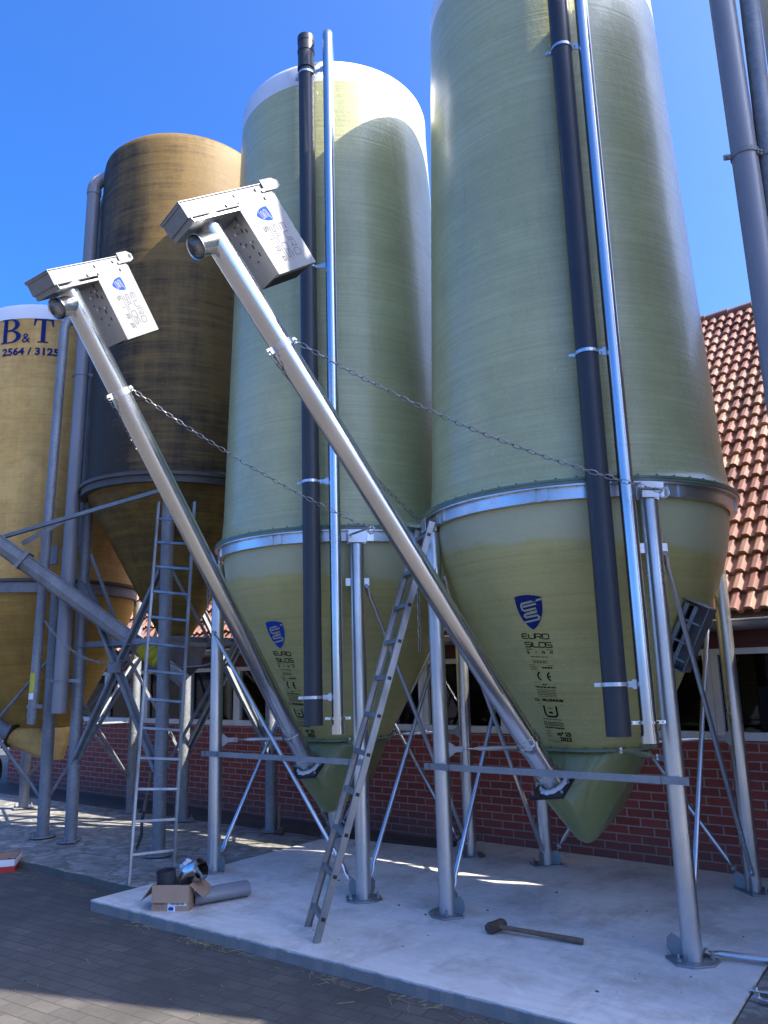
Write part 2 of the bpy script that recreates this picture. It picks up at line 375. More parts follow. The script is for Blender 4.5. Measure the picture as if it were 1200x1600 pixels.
# ------------------------------------------------------------------ ground
def sheet(name, pts, z, mat, thick=0):
    b = MB()
    if thick: b.prism([V3(x, y, z-thick) for x, y in pts], V3(0, 0, 1), thick)
    else: b.b.faces.new([b.b.verts.new((x, y, z)) for x, y in pts])
    return struct(b.obj(name, mat, smooth=False))
ZY = -.075
sheet('ground', [(-400, -400), (400, -400), (400, 400), (-400, 400)], ZY, 'paver')
def rough_edge(x0, y0, x1, y1, amp, n=60):
    return [(x0+(x1-x0)*i/n+random.uniform(-amp, amp), y0+(y1-y0)*i/n+random.uniform(-amp, amp)) for i in range(n+1)]
sheet('concrete_slab', rough_edge(-5.66, 3.53, -1.24, 3.66, .006)+[(-1.3, 4.8), (-1.34, 6.745), (-4.3, 6.745), (-4.35, 6.3), (-5.66, 6.15)], 0, 'newcon', .16)
sheet('old_concrete_slab', rough_edge(-13.5, 3.82, -5.668, 3.95, .012)+[(-5.668, 6.15), (-13.5, 5.95)], -.012, 'oldcon', .14)
sheet('side_concrete_slab', [(-1.232, 3.66), (3.5, 3.75), (3.5, 6.745), (-1.332, 6.745), (-1.292, 4.8)], -.014, 'oldcon', .14)
sheet('wall_path', [(-13.5, 5.958), (-5.66, 6.158), (-4.358, 6.308), (-4.308, 6.745), (-13.5, 6.745)], -.03, 'paver2', .1)

# ------------------------------------------------------------------ barn
barn = thing('barn', V3(-5, 6.75, 0), 'long red brick barn with a clay tile roof and white ribbon windows', 'barn')
X0, X1, YW, SILL, HEAD, EAVE = -13.5, 4.5, 6.75, 1.03, 1.72, 1.95
MB().bx(X0, X1, YW, YW+.24, -.1, SILL-.03).obj('wall', 'brick', barn, False)
for xa, xb in ((X0, X0+.24), (X1-.24, X1)):
    MB().prism([V3(xa, y, z) for y, z in ((YW+.241, -.1), (14.2, -.1), (14.2, 1.9), (10.5, 5.9), (YW+.241, 2.2))], V3(1, 0, 0), xb-xa).obj('gable_wall', 'brick', barn, False)
MB().bx(X0, X1, 14.2, 14.44, -.1, 1.9).obj('back_wall', 'brick', barn, False)
MB().bx(X0+.24, X1-.24, YW+.24, 14.2, -.05, -.03).obj('barn_floor', 'dark', barn, False)
MB().bx(X0+.3, X1-.3, YW+.241, 12, HEAD+.1, HEAD+.14).obj('ceiling_board', 'dark', barn, False)
MB().bx(X0, X1, YW-.02, YW+.22, HEAD+.002, EAVE+.05).obj('fascia', 'redboard', barn, False)
xs = [-1.97+.965*k for k in range(-12, 6)]
for xa, xb in zip(xs[:-1], xs[1:]):
    f = MB()
    f.bx(xa+.001, xb-.001, YW-.012, YW+.06, SILL-.03, SILL+.035); f.bx(xa+.001, xb-.001, YW-.012, YW+.06, HEAD-.05, HEAD)
    f.bx(xa+.001, xa+.06, YW-.012, YW+.06, SILL+.035, HEAD-.05); f.bx(xb-.06, xb-.001, YW-.012, YW+.06, SILL+.035, HEAD-.05)
    fo = f.obj('window', 'wframe', barn, False, .004)
    MB().bx(xa+.06, xb-.06, YW+.03, YW+.036, SILL+.035, HEAD-.05).obj('pane', 'glass', fo, False)
MB().bx(-1.75, -1.35, YW+.5, YW+.53, 1.0, 1.4).obj('feed_board', 'white', barn, False)
MB().bx(-6.4, -6.1, YW+.7, YW+.73, .9, 1.5).obj('inner_post', 'wframe', barn, False)
# roof: rows of double-roll tiles
S, ROW, ROLL = math.radians(45), .235, .115
prof = [(0, 0), (.026, .0), (.040, .026), (.052, .032), (.084, .032), (.098, .022), (.108, 0)]
bm = bmesh.new(); NR = 26
xsr = []
x = X0-.1
while x < X1+.1:
    for dx, h in prof: xsr.append((x+dx, h))
    x += ROLL
prev = None
for r in range(NR):
    y0, y1 = r*ROW, (r+1)*ROW+.02
    jit = [random.uniform(-.004, .004) for _ in range(len(xsr)//14+2)]
    a = [bm.verts.new((x, y0+jit[i//14], h+.042-.030)) for i, (x, h) in enumerate(xsr)]
    a2 = [bm.verts.new((x, y0+jit[i//14], h+.042)) for i, (x, h) in enumerate(xsr)]
    c = [bm.verts.new((x, y1, h+.002)) for x, h in xsr]
    for i in range(len(xsr)-1):
        bm.faces.new((a[i], a[i+1], a2[i+1], a2[i])); bm.faces.new((a2[i], a2[i+1], c[i+1], c[i]))
me = bpy.data.meshes.new('roof'); bm.to_mesh(me); bm.free()
roof = bpy.data.objects.new('roof', me); C.objects.link(roof); roof.parent = barn; me.materials.append(M['tile'])
roof.rotation_euler = (S, 0, 0); roof.location = V3(5, 6.54-6.75, 1.975)
LEN = NR*ROW
ry, rz = 6.54+LEN*math.cos(S), 1.975+LEN*math.sin(S)
MB().box(V3(-4.5, (6.54+ry)/2+.03, (1.975+rz)/2-.03), V3(9.1, 0, 0), V3(0, (ry-6.54)/2, (rz-1.975)/2), V3(0, -.01, .01)).obj('roof_board', 'wood', barn, False)
MB().box(V3(-4.5, ry+(ry-6.54)/2+.03, (1.975+rz)/2), V3(9.1, 0, 0), V3(0, (ry-6.54)/2, -(rz-1.975)/2), V3(0, .012, .012)).obj('rear_roof', 'tile', barn, False)
rt = MB()
for i in range(60):
    xa = X0-.1+i*.31; rt.tube(V3(xa, ry+.03, rz+.01), V3(xa+.33, ry+.03, rz+.018), .085, .095, 12)
rt.obj('ridge_tiles', 'tile', barn)
g = MB(); n = 10
pr = [V3(0, 6.48-.075*math.cos(PI*j/n), 1.925-.075*math.sin(PI*j/n)) for j in range(n+1)]
pr += [V3(0, 6.48+.07*math.cos(PI*j/n), 1.925-.07*math.sin(PI*j/n)) for j in range(n+1)]
g.prism([p+V3(X0-.1, 0, 0) for p in pr], V3(1, 0, 0), X1-X0+.2)
g.tube(V3(X0-.1, 6.402, 1.925), V3(X1+.1, 6.402, 1.925), .010, n=8)
g.obj('gutter', 'zinc', barn)
MB().bx(X0, X1, 6.565, YW-.022, EAVE-.03, EAVE-.01).obj('soffit', 'redboard', barn, False)

# ------------------------------------------------------------------ silo helpers
def interp(prof, z):
    """radius at height z of a profile [(r, z), ...] sorted upwards"""
    for (ra, za), (rb, zb) in zip(prof[:-1], prof[1:]):
        if za <= z <= zb: return ra+(rb-ra)*(z-za)/(zb-za)
    return prof[0][0] if z < prof[0][1] else prof[-1][0]
def hit(c, prof, x, y):
    """where the sight line of a pixel first meets the surface of revolution"""
    d = ray(x, y).normalized(); t = 2.0
    while t < 16:
        p = CAM+d*t
        if prof[0][1] <= p.z <= prof[-1][1] and math.hypot(p.x-c[0], p.y-c[1]) < interp(prof, p.z): return p
        t += .004
    return CAM+d*6
class Decal:
    """maps flat drawing coordinates (u to the right, v up) onto a surface of revolution"""
    def __init__(s, c, prof, p, off=.005, tilt=0):
        s.c, s.prof, s.off = c, prof, off; s.th = math.atan2(p.y-c[1], p.x-c[0]); s.z = p.z
        e = .05; s.k = 1/math.hypot(1, (interp(prof, p.z+e)-interp(prof, p.z-e))/(2*e)); s.ct, s.st = math.cos(tilt), math.sin(tilt)
    def __call__(s, u, v):
        u, v = u*s.ct-v*s.st, u*s.st+v*s.ct
        z = s.z+v*s.k; r = interp(s.prof, z)+s.off; th = s.th+u/r
        return V3(s.c[0]+r*math.cos(th), s.c[1]+r*math.sin(th), z)
class Flat:
    def __init__(s, o, x, y, n, off=.002): s.o, s.x, s.y = o+n*off, x, y
    def __call__(s, u, v): return s.o+s.x*u+s.y*v

def poly(b, pts, f, sub=0):
    """fill a flat outline in drawing coordinates, then lay it on the surface f"""
    t = bmesh.new(); vs = [t.verts.new((u, v, 0)) for u, v in pts]; t.faces.new(vs)
    bmesh.ops.triangulate(t, faces=t.faces)
    if sub: bmesh.ops.subdivide_edges(t, edges=t.edges, cuts=sub, use_grid_fill=True)
    lay(b, t, f)
def lay(b, t, f):
    mp = {v: b.b.verts.new(f(v.co.x, v.co.y)) for v in t.verts}
    for q in t.faces: b.b.faces.new([mp[v] for v in q.verts])
    t.free()
def stroke(b, pts, w, f, closed=False):
    """polyline of even width, mitred"""
    n = len(pts); L, Rr = [], []
    for i, (x, y) in enumerate(pts):
        a = pts[i-1] if (i or closed) else None; c = pts[(i+1) % n] if (i < n-1 or closed) else None
        def un(p, q): dx, dy = q[0]-p[0], q[1]-p[1]; l = math.hypot(dx, dy) or 1; return dx/l, dy/l
        d1 = un(a, (x, y)) if a else un((x, y), c); d2 = un((x, y), c) if c else d1
        nx, ny = -(d1[1]+d2[1]), d1[0]+d2[0]; l = math.hypot(nx, ny) or 1; nx, ny = nx/l, ny/l
        k = w/2/max(.35, abs(nx*-d1[1]+ny*d1[0])); L.append((x+nx*k, y+ny*k)); Rr.append((x-nx*k, y-ny*k))
    va = [b.b.verts.new(f(*p)) for p in L]; vb = [b.b.verts.new(f(*p)) for p in Rr]
    for i in range(n if closed else n-1):
        j = (i+1) % n; b.b.faces.new((va[i], vb[i], vb[j], va[j]))
def text(b, s, size, f, u=0, v=0, align='CENTER', bold=0, sx=1, sub=0):
    cu = bpy.data.curves.new('t', 'FONT'); cu.body = s; cu.size = size; cu.align_x = align; cu.offset = bold; cu.resolution_u = 3
    o = bpy.data.objects.new('t', cu); C.objects.link(o); dg = bpy.context.evaluated_depsgraph_get(); dg.update()
    me = bpy.data.meshes.new_from_object(o.evaluated_get(dg)); t = bmesh.new(); t.from_mesh(me)
    bpy.data.objects.remove(o); bpy.data.curves.remove(cu); bpy.data.meshes.remove(me)
    bmesh.ops.triangulate(t, faces=t.faces)
    if sub: bmesh.ops.subdivide_edges(t, edges=[e for e in t.edges if e.calc_length() > size*.18], cuts=sub)
    for q in t.verts: q.co = V3(q.co.x*sx+u, q.co.y+v, 0)
    lay(b, t, f)
GL = {  # square outline letters on a 1 x 1 cell
 'E': [[(1, 1), (.18, 1), (0, .85), (0, .15), (.18, 0), (1, 0)], [(0, .5), (.9, .5)]], 'U': [[(0, 1), (0, .15), (.18, 0), (.82, 0), (1, .15), (1, 1)]],
 'R': [[(0, 0), (0, 1), (.85, 1), (1, .88), (1, .55), (.85, .42), (.2, .42)], [(.6, .42), (1, 0)]], 'O': [[(.15, 0), (.85, 0), (1, .15), (1, .85), (.85, 1), (.15, 1), (0, .85), (0, .15), (.15, 0)]],
 'S': [[(1, 1), (.15, 1), (0, .88), (0, .62), (.15, .5), (.85, .5), (1, .38), (1, .12), (.85, 0), (0, 0)]], 'I': [[(.5, 0), (.5, 1)]], 'L': [[(0, 1), (0, .15), (.18, 0), (1, 0)]],
 'P': [[(0, 0), (0, 1), (.85, 1), (1, .88), (1, .55), (.85, .42), (0, .42)]]}
def letters(b, word, f, x0, y0, w, h, total, sw):
    ws = [.25*w if ch == 'I' else w for ch in word]; gap = (total-sum(ws))/(len(word)-1); x = x0
    for ch, cw in zip(word, ws):
        for st in GL[ch]: stroke(b, [(x+p*cw, y0+q*h) for p, q in st], sw, f)
        x += cw+gap
def shield(b, f, s):
    o = []
    for i in range(9): a = i/8; o.append((-.40+.80*a, .46+.06*math.sin(PI*a)))
    wd = lambda t: .40*(1-t**2.7)**.85
    for i in range(1, 15): t_ = i/14; o.append((wd(t_) if t_ < 1 else 0, .46-.98*t_))
    for i in range(13, 0, -1): t_ = i/14; o.append((-wd(t_), .46-.98*t_))
    poly(b, [(x*s, y*s) for x, y in o], f)
def shield_lines(b, f, s, lw=1):
    w = .058*s*lw; q = lambda l: [(x*s, y*s) for x, y in l]
    stroke(b, q([(.40, .40), (-.20, .26), (-.24, .20), (-.22, .08), (-.16, .05), (.20, .13)]), w, f)
    stroke(b, q([(-.19, .165), (.22, .26)]), w, f)
    stroke(b, q([(.20, .02), (-.16, -.06), (-.19, -.11), (-.15, -.15), (.20, -.08), (.25, -.13), (.21, -.20), (-.28, -.31)]), w, f)
    stroke(b, q([(-.10, -.02), (.22, .055)]), w*.6, f)
def emblem(parent, f, s, mats, lw=1):
    b = MB(); shield(b, f, s); b.obj('emblem', mats[0], parent, False)
    f2 = (lambda u, v: f(u, v)+nrm(f)*.0015)
    b = MB(); shield_lines(b, f2, s, lw); b.obj('emblem_lines', mats[1], parent, False)
def nrm(f):
    return (f(.01, 0)-f(0, 0)).cross(f(0, .01)-f(0, 0)).normalized()

def hopper_print(parent, c, prof, p, s=.235, dark='navy', tilt=0):
    f = Decal(c, prof, p, .004, tilt)
    emblem(parent, f, s, (dark, 'greyprint_on_hopper'))
    b = MB(); k = s/.235
    letters(b, 'EURO', f, -.095*k, -.185*k, .042*k, .034*k, .19*k, .0065*k)
    letters(b, 'SILOS', f, -.085*k, -.245*k, .042*k, .034*k, .19*k, .0065*k)
    stroke(b, [(-.085*k, -.262*k), (.105*k, -.262*k)], .004*k, f)
    for i, ch in enumerate('SIRP'):
        letters(b, ch+ch, f, (-.08+i*.055)*k, -.292*k, .017*k, .017*k, .017*k, .004*k) if ch != 'I' else stroke(b, [((-.07+i*.055)*k, -.292*k), ((-.07+i*.055)*k, -.275*k)], .004*k, f)
    def dash(v, wd, n=1, hh=.0045, u0=0):
        for i in range(n):
            x = u0-wd/2
            while x < u0+wd/2:
                l = random.uniform(.006, .018); stroke(b, [(x*k, (v-i*.012)*k), (min(x+l, u0+wd/2)*k, (v-i*.012)*k)], hh*k, f); x += l+.004
    dash(-.315, .12); dash(-.345, .10, 2)
    stroke(b, [(-.09*k, -.375*k), (.09*k, -.375*k)], .002, f); dash(-.387, .05, 3, .003, -.055); dash(-.392, .075, 1, .011, .045)
    for sgn, uu in ((0, -.035), (1, .035)):
        arc = [((uu+.03+.032*math.cos(a))*k, (-.455+.032*math.sin(a))*k) for a in [math.radians(115+130*i/10) for i in range(11)]]
        stroke(b, arc, .010*k, f)
        if sgn: stroke(b, [((uu-.0)*k, -.455*k), ((uu+.022)*k, -.455*k)], .008*k, f)
    stroke(b, [(-.08*k, -.50*k), (.10*k, -.50*k)], .002, f); dash(-.515, .03, 1, .008); dash(-.535, .15, 1, .009); dash(-.555, .14, 5, .0035)
    text(b, 'MILLENNIUM', .026*k, f, .03*k, -.638*k, bold=.001)
    stroke(b, [(-.1*k, -.625*k), (-.07*k, -.625*k), (-.07*k, -.64*k), (-.1*k, -.64*k)], .004*k, f, True)
    stroke(b, [(-.09*k, -.66*k), (.10*k, -.66*k)], .002, f)
    stroke(b, [(-.045*k, -.672*k), (-.045*k, -.735*k), (-.03*k, -.752*k), (.03*k, -.752*k), (.045*k, -.735*k), (.045*k, -.672*k)], .012*k, f)
    stroke(b, [(-.02*k, -.69*k), (.02*k, -.69*k)], .004*k, f); stroke(b, [(-.014*k, -.722*k), (.014*k, -.722*k)], .014*k, f)
    dash(-.772, .14); dash(-.795, .15, 3, .005); dash(-.836, .15, 1, .010)
    text(b, 'm³ 25', .042*k, f, .06*k, -.892*k, bold=.0015); text(b, '2023', .042*k, f, .065*k, -.932*k, bold=.0015)
    dash(-.862, .04, 5, .003, -.055); stroke(b, [(-.08*k, -.94*k), (.02*k, -.94*k)], .003*k, f)
    b.obj('lettering', 'ink', parent, False)
M['greyprint_on_hopper'] = simple('pale_olive_line', (.36, .36, .26), (.33, .33, .23), 30, rough=.4)

def rod(parent, p0, p1, r=.017, mat='galv', name='brace', flat=.10):
    d = (p1-p0).normalized(); _, u, v = frame(d)
    b = MB(); q0, q1 = p0+d*flat, p1-d*flat
    def el(p, a, c): return [p+u*a*math.cos(2*PI*j/12)+v*c*math.sin(2*PI*j/12) for j in range(12)]
    b.rings([el(p0, r*1.25, .004), el(p0+d*flat*.55, r*1.25, .004), el(q0, r, r), el(q1, r, r), el(p1-d*flat*.55, r*1.25, .004), el(p1, r*1.25, .004)])
    for p, e in ((p0, d), (p1, -d)):
        b.tube(p+e*.025-v*.018, p+e*.025+v*.018, .012, n=6)
    return b.obj(name, mat, parent)

def leg(parent, x, y, ztop, cx, cy, r=.055, mat='galv', ear=True, dirs=()):
    o = MB().tube(V3(x, y, .012), V3(x, y, ztop), r, n=28)
    o.tube(V3(x, y, .94), V3(x, y, .955), r+.0035, n=28)
    o = o.obj('leg', mat, parent)
    b = MB(); out = V3(x-cx, y-cy, 0).normalized(); sd_ = V3(-out.y, out.x, 0)
    b.prism([V3(x, y, 0)+out*a+sd_*c for a, c in ((-.085, -.12), (.06, -.13), (.12, -.06), (.12, .06), (.06, .13), (-.085, .12))], V3(0, 0, 1), .012)
    for c in (-.1, .1):
        b.tube(V3(x, y, .012)+sd_*c+out*.03, V3(x, y, .028)+sd_*c+out*.03, .016, n=6); b.tube(V3(x, y, .028)+sd_*c+out*.03, V3(x, y, .055)+sd_*c+out*.03, .007, n=8)
    if ear:
        for dx, dy in dirs:
            e = V3(dx, dy, 0).normalized()
            b.prism([V3(x, y, z)+e*a-V3(-e.y, e.x, 0)*.003 for a, z in ((r-.006, .013), (r+.06, .013), (r+.085, .05), (r+.08, .10), (r+.05, .13), (r-.006, .10))], V3(-e.y, e.x, 0), .006)
    b.obj('base_plate', mat if mat == 'old' else 'galv_plate', o, False, .003)
    return o

def clamp(parent, p, axis, r, to, mat='galv', w=.022):
    b = MB(); d, u, v = frame(axis); n = 24
    e = lambda q, h: [p+d*h+(u*math.cos(2*PI*j/n)+v*math.sin(2*PI*j/n))*q for j in range(n)]
    b.rings([e(r+.001, -w/2), e(r+.006, -w/2), e(r+.006, w/2), e(r+.001, w/2)], close=True)
    t = (to-p); t -= d*t.dot(d); tn = t.normalized()
    sd_ = d.cross(tn)
    b.box(p+tn*(r+t.length)/2*1.0+tn*.004, tn*((t.length-r)/2), d*w*.75, sd_*.003)
    b.box(p+tn*(t.length), tn*.03, d*w*1.2, sd_*.004)
    b.box(p-tn*(r+.02), tn*.022, d*w*.5, sd_*.006)
    b.tube(p-tn*(r+.026)-sd_*.016, p-tn*(r+.026)+sd_*.016, .009, n=6)
    b.tube(p+tn*(r+.022)-sd_*.02, p+tn*(r+.022)+sd_*.02, .009, n=6)
    return b.obj('pipe_clamp', mat, parent, False)

HOP = [(.415, 1.06), (.50, 1.215), (.585, 1.375), (.67, 1.54), (.755, 1.71), (.84, 1.89), (.905, 2.03), (.955, 2.14), (1.0, 2.26), (1.035, 2.37), (1.058, 2.48), (1.07, 2.58), (1.075, 2.70)]

def new_silo(label, c, legs, boot_at, boot_dir, tank_r, top, front_diag):
    t = thing('feed_silo', V3(c[0], c[1], 0), label, 'silo', 'new green feed silos')
    b0, b1, zt, zg = tank_r[0], tank_r[1], top, top-.24
    tp = [(b0+.05, 2.762), (b0+.022, 2.79), (b0+.006, 2.83)]
    for i in range(1, 25): z = 2.83+(zg-2.83)*i/24; tp.append((b0+(b1-b0)*(z-2.76)/(top-2.76), z))
    MB().lathe(c, tp, 128).obj('tank', 'tank', t)
    cap = [(b1+.006, zg-.006), (b1+.006, zt-.06), (b1-.004, zt-.025), (b1-.03, zt), (b1-.3, zt+.09), (b1-.6, zt+.16), (.2, zt+.2), (.2, zt+.27), (.0005, zt+.28)]
    MB().lathe(c, cap, 128).obj('cap', 'cap', t)
    h = MB().lathe(c, HOP, 128).obj('hopper', 'hopper', t)
    # seam flange and outlet boot
    b = MB(); b.band(c, .40, .445, 1.045, 1.062, 64)
    for i in range(20):
        a = 2*PI*i/20; q = V3(c[0]+.43*math.cos(a), c[1]+.43*math.sin(a), 1.05); b.tube(q+V3(0, 0, -.012), q+V3(0, 0, .024), .008, n=6)
    b.obj('seam_flange', 'flange', t)
    a = boot_dir.normalized(); _, u, v = frame(a)
    pts = [V3(c[0]+.405*math.cos(2*PI*i/40), c[1]+.405*math.sin(2*PI*i/40), 1.05) for i in range(40)]
    pts += [boot_at+(u*math.cos(2*PI*i/20)+v*math.sin(2*PI*i/20))*.115 for i in range(20)]
    tip = boot_at-a*.375+V3(.03, 0, .0)
    for i in range(20):
        for rr, dd in ((.085, 0), (.06, -.04), (.095, .06)):
            pts.append(tip+(u*math.cos(2*PI*i/20)+v*math.sin(2*PI*i/20))*rr+a*dd)
    pts += [V3(c[0]+.12*math.cos(2*PI*i/16), c[1]+.16+.12*math.sin(2*PI*i/16), .60) for i in range(16)]
    MB().hull(pts).obj('outlet_boot', 'boot', t)
    # rim, ring beam
    b = MB(); b.band(c, 1.04, 1.155, 2.722, 2.738); b.band(c, 1.04, 1.15, 2.742, 2.758)
    for i in range(56):
        q = V3(c[0]+1.13*math.cos(2*PI*i/56), c[1]+1.13*math.sin(2*PI*i/56), 2.74); b.tube(q-V3(0, 0, .03), q+V3(0, 0, .03), .009, n=6)
    b.obj('rim_flange', 'flange', t)
    b = MB(); b.band(c, 1.08, 1.118, 2.632, 2.718); b.band(c, 1.082, 1.15, 2.71, 2.7205)
    for i in range(8):
        a_ = 2*PI*(i+.3)/8; q = V3(c[0]+1.121*math.cos(a_), c[1]+1.121*math.sin(a_), 2.674); e = V3(math.cos(a_), math.sin(a_), 0); s_ = V3(-e.y, e.x, 0)
        b.box(q+s_*.04, s_*.02, V3(0, 0, .04), e*.006); b.box(q-s_*.04, s_*.02, V3(0, 0, .04), e*.006)
    b.obj('ring_beam', 'galv', t)
    P = {k: V3(x, y, 0) for k, (x, y) in legs.items()}
    adj = {'FL': ('FR', 'BL'), 'FR': ('FL', 'BR'), 'BR': ('FR', 'BL'), 'BL': ('FL', 'BR')}
    for k, p in P.items():
        lo = leg(t, p.x, p.y, 2.60, *c, dirs=[(P[j]-p).normalized()[:2] for j in adj[k]])
        e = V3(c[0]-p.x, c[1]-p.y, 0); dist = e.length; e.normalize(); s_ = V3(-e.y, e.x, 0)
        b = MB()
        b.prism([V3(p.x, p.y, z)-e*.05*0+s_*w_ for w_, z in ((-.075, 2.602), (.075, 2.602), (.075, 2.70), (-.075, 2.70))], e, max(.02, dist-1.119))
        b.prism([V3(p.x, p.y, 2.603)-e*.062+s_*w_*.075+V3(0, 0, h_) for w_, h_ in ((-1, 0), (1, 0), (1, .10), (-1, .10))], -e, .006)
        b.obj('ring_bracket', 'galv', lo, False, .003)
        for g_ in (-1, 1): MB().box(V3(p.x, p.y, 2.30)+s_*.073*g_, s_*.02, V3(0, 0, .03), e*.004).obj('brace_lug', 'galv', lo, False)
        # stay rod from the leg to the seam flange
        q = V3(c[0], c[1], 1.055)-e*.43; w0 = V3(p.x, p.y, 1.06)+e*.055
        r_ = rod(t, w0+e*.10, q, .016, name='stay_rod', flat=.13)
        MB().prism([w0+V3(0, 0, z)+e*a_ for a_, z in ((-.004, -.06), (.05, -.02), (.11, -.02), (.11, .02), (.05, .02), (-.004, .06))], s_, .006).obj('stay_lug', 'galv_plate', r_, False, .002)
    zl, zh, o = .13, 2.28, .03
    for i, (k1, k2) in enumerate((('FL', 'BL'), ('FR', 'BR'), ('BL', 'BR'))):
        p, q = P[k1], P[k2]; d = (q-p).normalized(); s_ = V3(-d.y, d.x, 0)*.022
        rod(t, p+d*.10+s_+V3(0, 0, zl), q-d*.03+s_*2.4+V3(0, 0, zh)); rod(t, q-d*.10-s_+V3(0, 0, zl), p+d*.03-s_*2.4+V3(0, 0, zh))
    p, q = P['FL'], P['FR']; d = (q-p).normalized()
    if front_diag: rod(t, p+d*.02+V3(0, -.07, 2.0), q-d*.10+V3(0, -.03, zl))
    b = MB(); n_ = V3(d.y, -d.x, 0)
    b.box((p+q)/2+n_*.062+V3(0, 0, .955), d*((q-p).length/2+.085), V3(0, 0, .021), n_*.004)
    for w_ in (p-d*.0, q):
        for s_ in (-.08, .08): b.box(w_+d*s_+n_*.07+V3(0, 0, .955), d*.018, V3(0, 0, .022), n_*.006)
    b.obj('cross_bar', 'galv_plate', t, False)
    return t, h

def straight(parent, name, mat, p0, p1, r, ends=None):
    return MB().pipe(p0, p1, r, .006 if r > .03 else .003, 32).obj(name, mat, parent)

# ------------------------------------------------------------------ the two new silos
c2 = (-2.48, 5.49); c1 = (-4.80, 5.42)
B2 = at(868, 1228, 4.95); T2 = deep(320, 347, 4.72); A2 = (T2-B2).normalized()
B1 = at(484, 1200, 4.90); T1 = deep(103, 447, 5.4); A1 = (T1-B1).normalized()
tank2 = [(1.085, 2.76), (.928, 7.2)]
s2, h2 = new_silo('tall new green feed silo on the right, in front of the tile roof', c2, dict(FL=(-3.24, 4.68), FR=(-1.64, 4.72), BR=(-1.71, 6.31), BL=(-3.31, 6.25)), B2, A2, (1.085, .925), 7.25, False)
s1, h1 = new_silo('new green feed silo in the middle, its white cap lit by the sun', c1, dict(FL=(-5.56, 4.60), FR=(-3.95, 4.65), BR=(-4.02, 6.20), BL=(-5.62, 6.17)), B1, A1, (1.085, .945), 7.22, True)
hopper_print(h2, c2, HOP, hit(c2, HOP, 829, 957), .235, 'navy', math.radians(-4))
hopper_print(h1, c1, HOP, hit(c1, HOP, 433, 992), .235, 'blue', math.radians(-4))

def pipes(t, c, dark, light, clamps, rd=.070, rl=.046, cap=True, top_z=None):
    (d0, d1), (l0, l1) = dark, light
    if top_z:
        d1 = d0+(d1-d0)*((top_z-d0.z)/(d1.z-d0.z)); l1 = l0+(l1-l0)*((top_z+.1-l0.z)/(l1.z-l0.z))
    dp = straight(t, 'fill_pipe', 'plast', d0, d1, rd)
    ax = (d1-d0).normalized(); lx = (l1-l0).normalized()
    b = MB(); n = 28
    for h0, h1_, rr in ((-.02, .04, .008), (-.11, -.02, .005), (-.28, -.11, .0045), (-.31, -.28, .009), (-.13, -.11, .009)):
        b.pipe(d1+ax*h0, d1+ax*h1_, rd+rr, rr-.0005, n)
    b.tube(d1+ax*.04, d1+ax*.055, rd+.006, rd-.02, n)
    b.obj('end_sleeve', 'plast', dp)
    # the vent pipe bends back into the tank at its top
    back = V3(c[0]-l1.x, c[1]-l1.y, 0).normalized(); R = .12
    pts = [l0, l0+(l1-l0)*.5, l1-lx*R]
    for i in range(1, 9): a = PI/2*i/8; pts.append(l1-lx*R+lx*R*math.sin(a)+back*R*(1-math.cos(a)))
    pts.append(pts[-1]+back*.5-V3(0, 0, .05))
    lp = MB().path(pts, rl, 24, False).obj('vent_pipe', 'tube', t)
    b = MB(); b.pipe(l0-lx*.005, l0+lx*.05, rl+.004, .0035, 24); b.obj('coupling', 'tube', lp); b = MB(); b.pipe(l0+lx*.10, l0+lx*.115, rl+.012, .0115, 24)
    tn = (c2v(c)-l0).normalized(); sdv = V3(-tn.y, tn.x, 0).normalized()
    for s_ in (-1, 1): b.box(l0+lx*.107+sdv*s_*(rl+.025), sdv*.025, lx*.010, tn*.006); b.tube(l0+lx*.107+sdv*s_*(rl+.04)-tn*.02, l0+lx*.107+sdv*s_*(rl+.04)+tn*.02, .007, n=6)
    b.obj('pipe_clip', 'tube', lp)
    MB().pipe(l0+(l1-l0)*.27, l0+(l1-l0)*.27+lx*.008, rl+.003, .0025, 24).obj('joint_ring', 'tube', lp)
    for y in clamps:
        f = y; p = d0+(d1-d0)*f; q = l0+(l1-l0)*f
        q = q+(p.z-q.z)/lx.z*lx
        clamp(t, p, ax, rd, p+(q-p)*.78)
    return dp, lp
def c2v(c): return V3(c[0], c[1], 1)
def frac(p0, p1, y):
    lo, hi = 0, 1.2
    for _ in range(40):
        m_ = (lo+hi)/2; p = p0+(p1-p0)*m_-CAM
        if 800-FPX*p.dot(CU)/p.dot(_F) > y: lo = m_
        else: hi = m_
    return lo
da, db = at(490, 1134, 4.34), at(478, 66, 4.47); la, lb = at(528.5, 1146, 4.44), at(511.5, 44, 4.52)
pipes(s1, c1, (da, db), (la, lb), [frac(da, db, y) for y in (118, 420, 754, 1090)])
da, db = at(967, 1151, 4.40), at(871, 0, 4.57); la, lb = at(1016, 1160, 4.46), at(907, 0, 4.62)
pipes(s2, c2, (da, db), (la, lb), [frac(da, db, y) for y in (250, 657, 1085)]+[1.15], top_z=7.5)

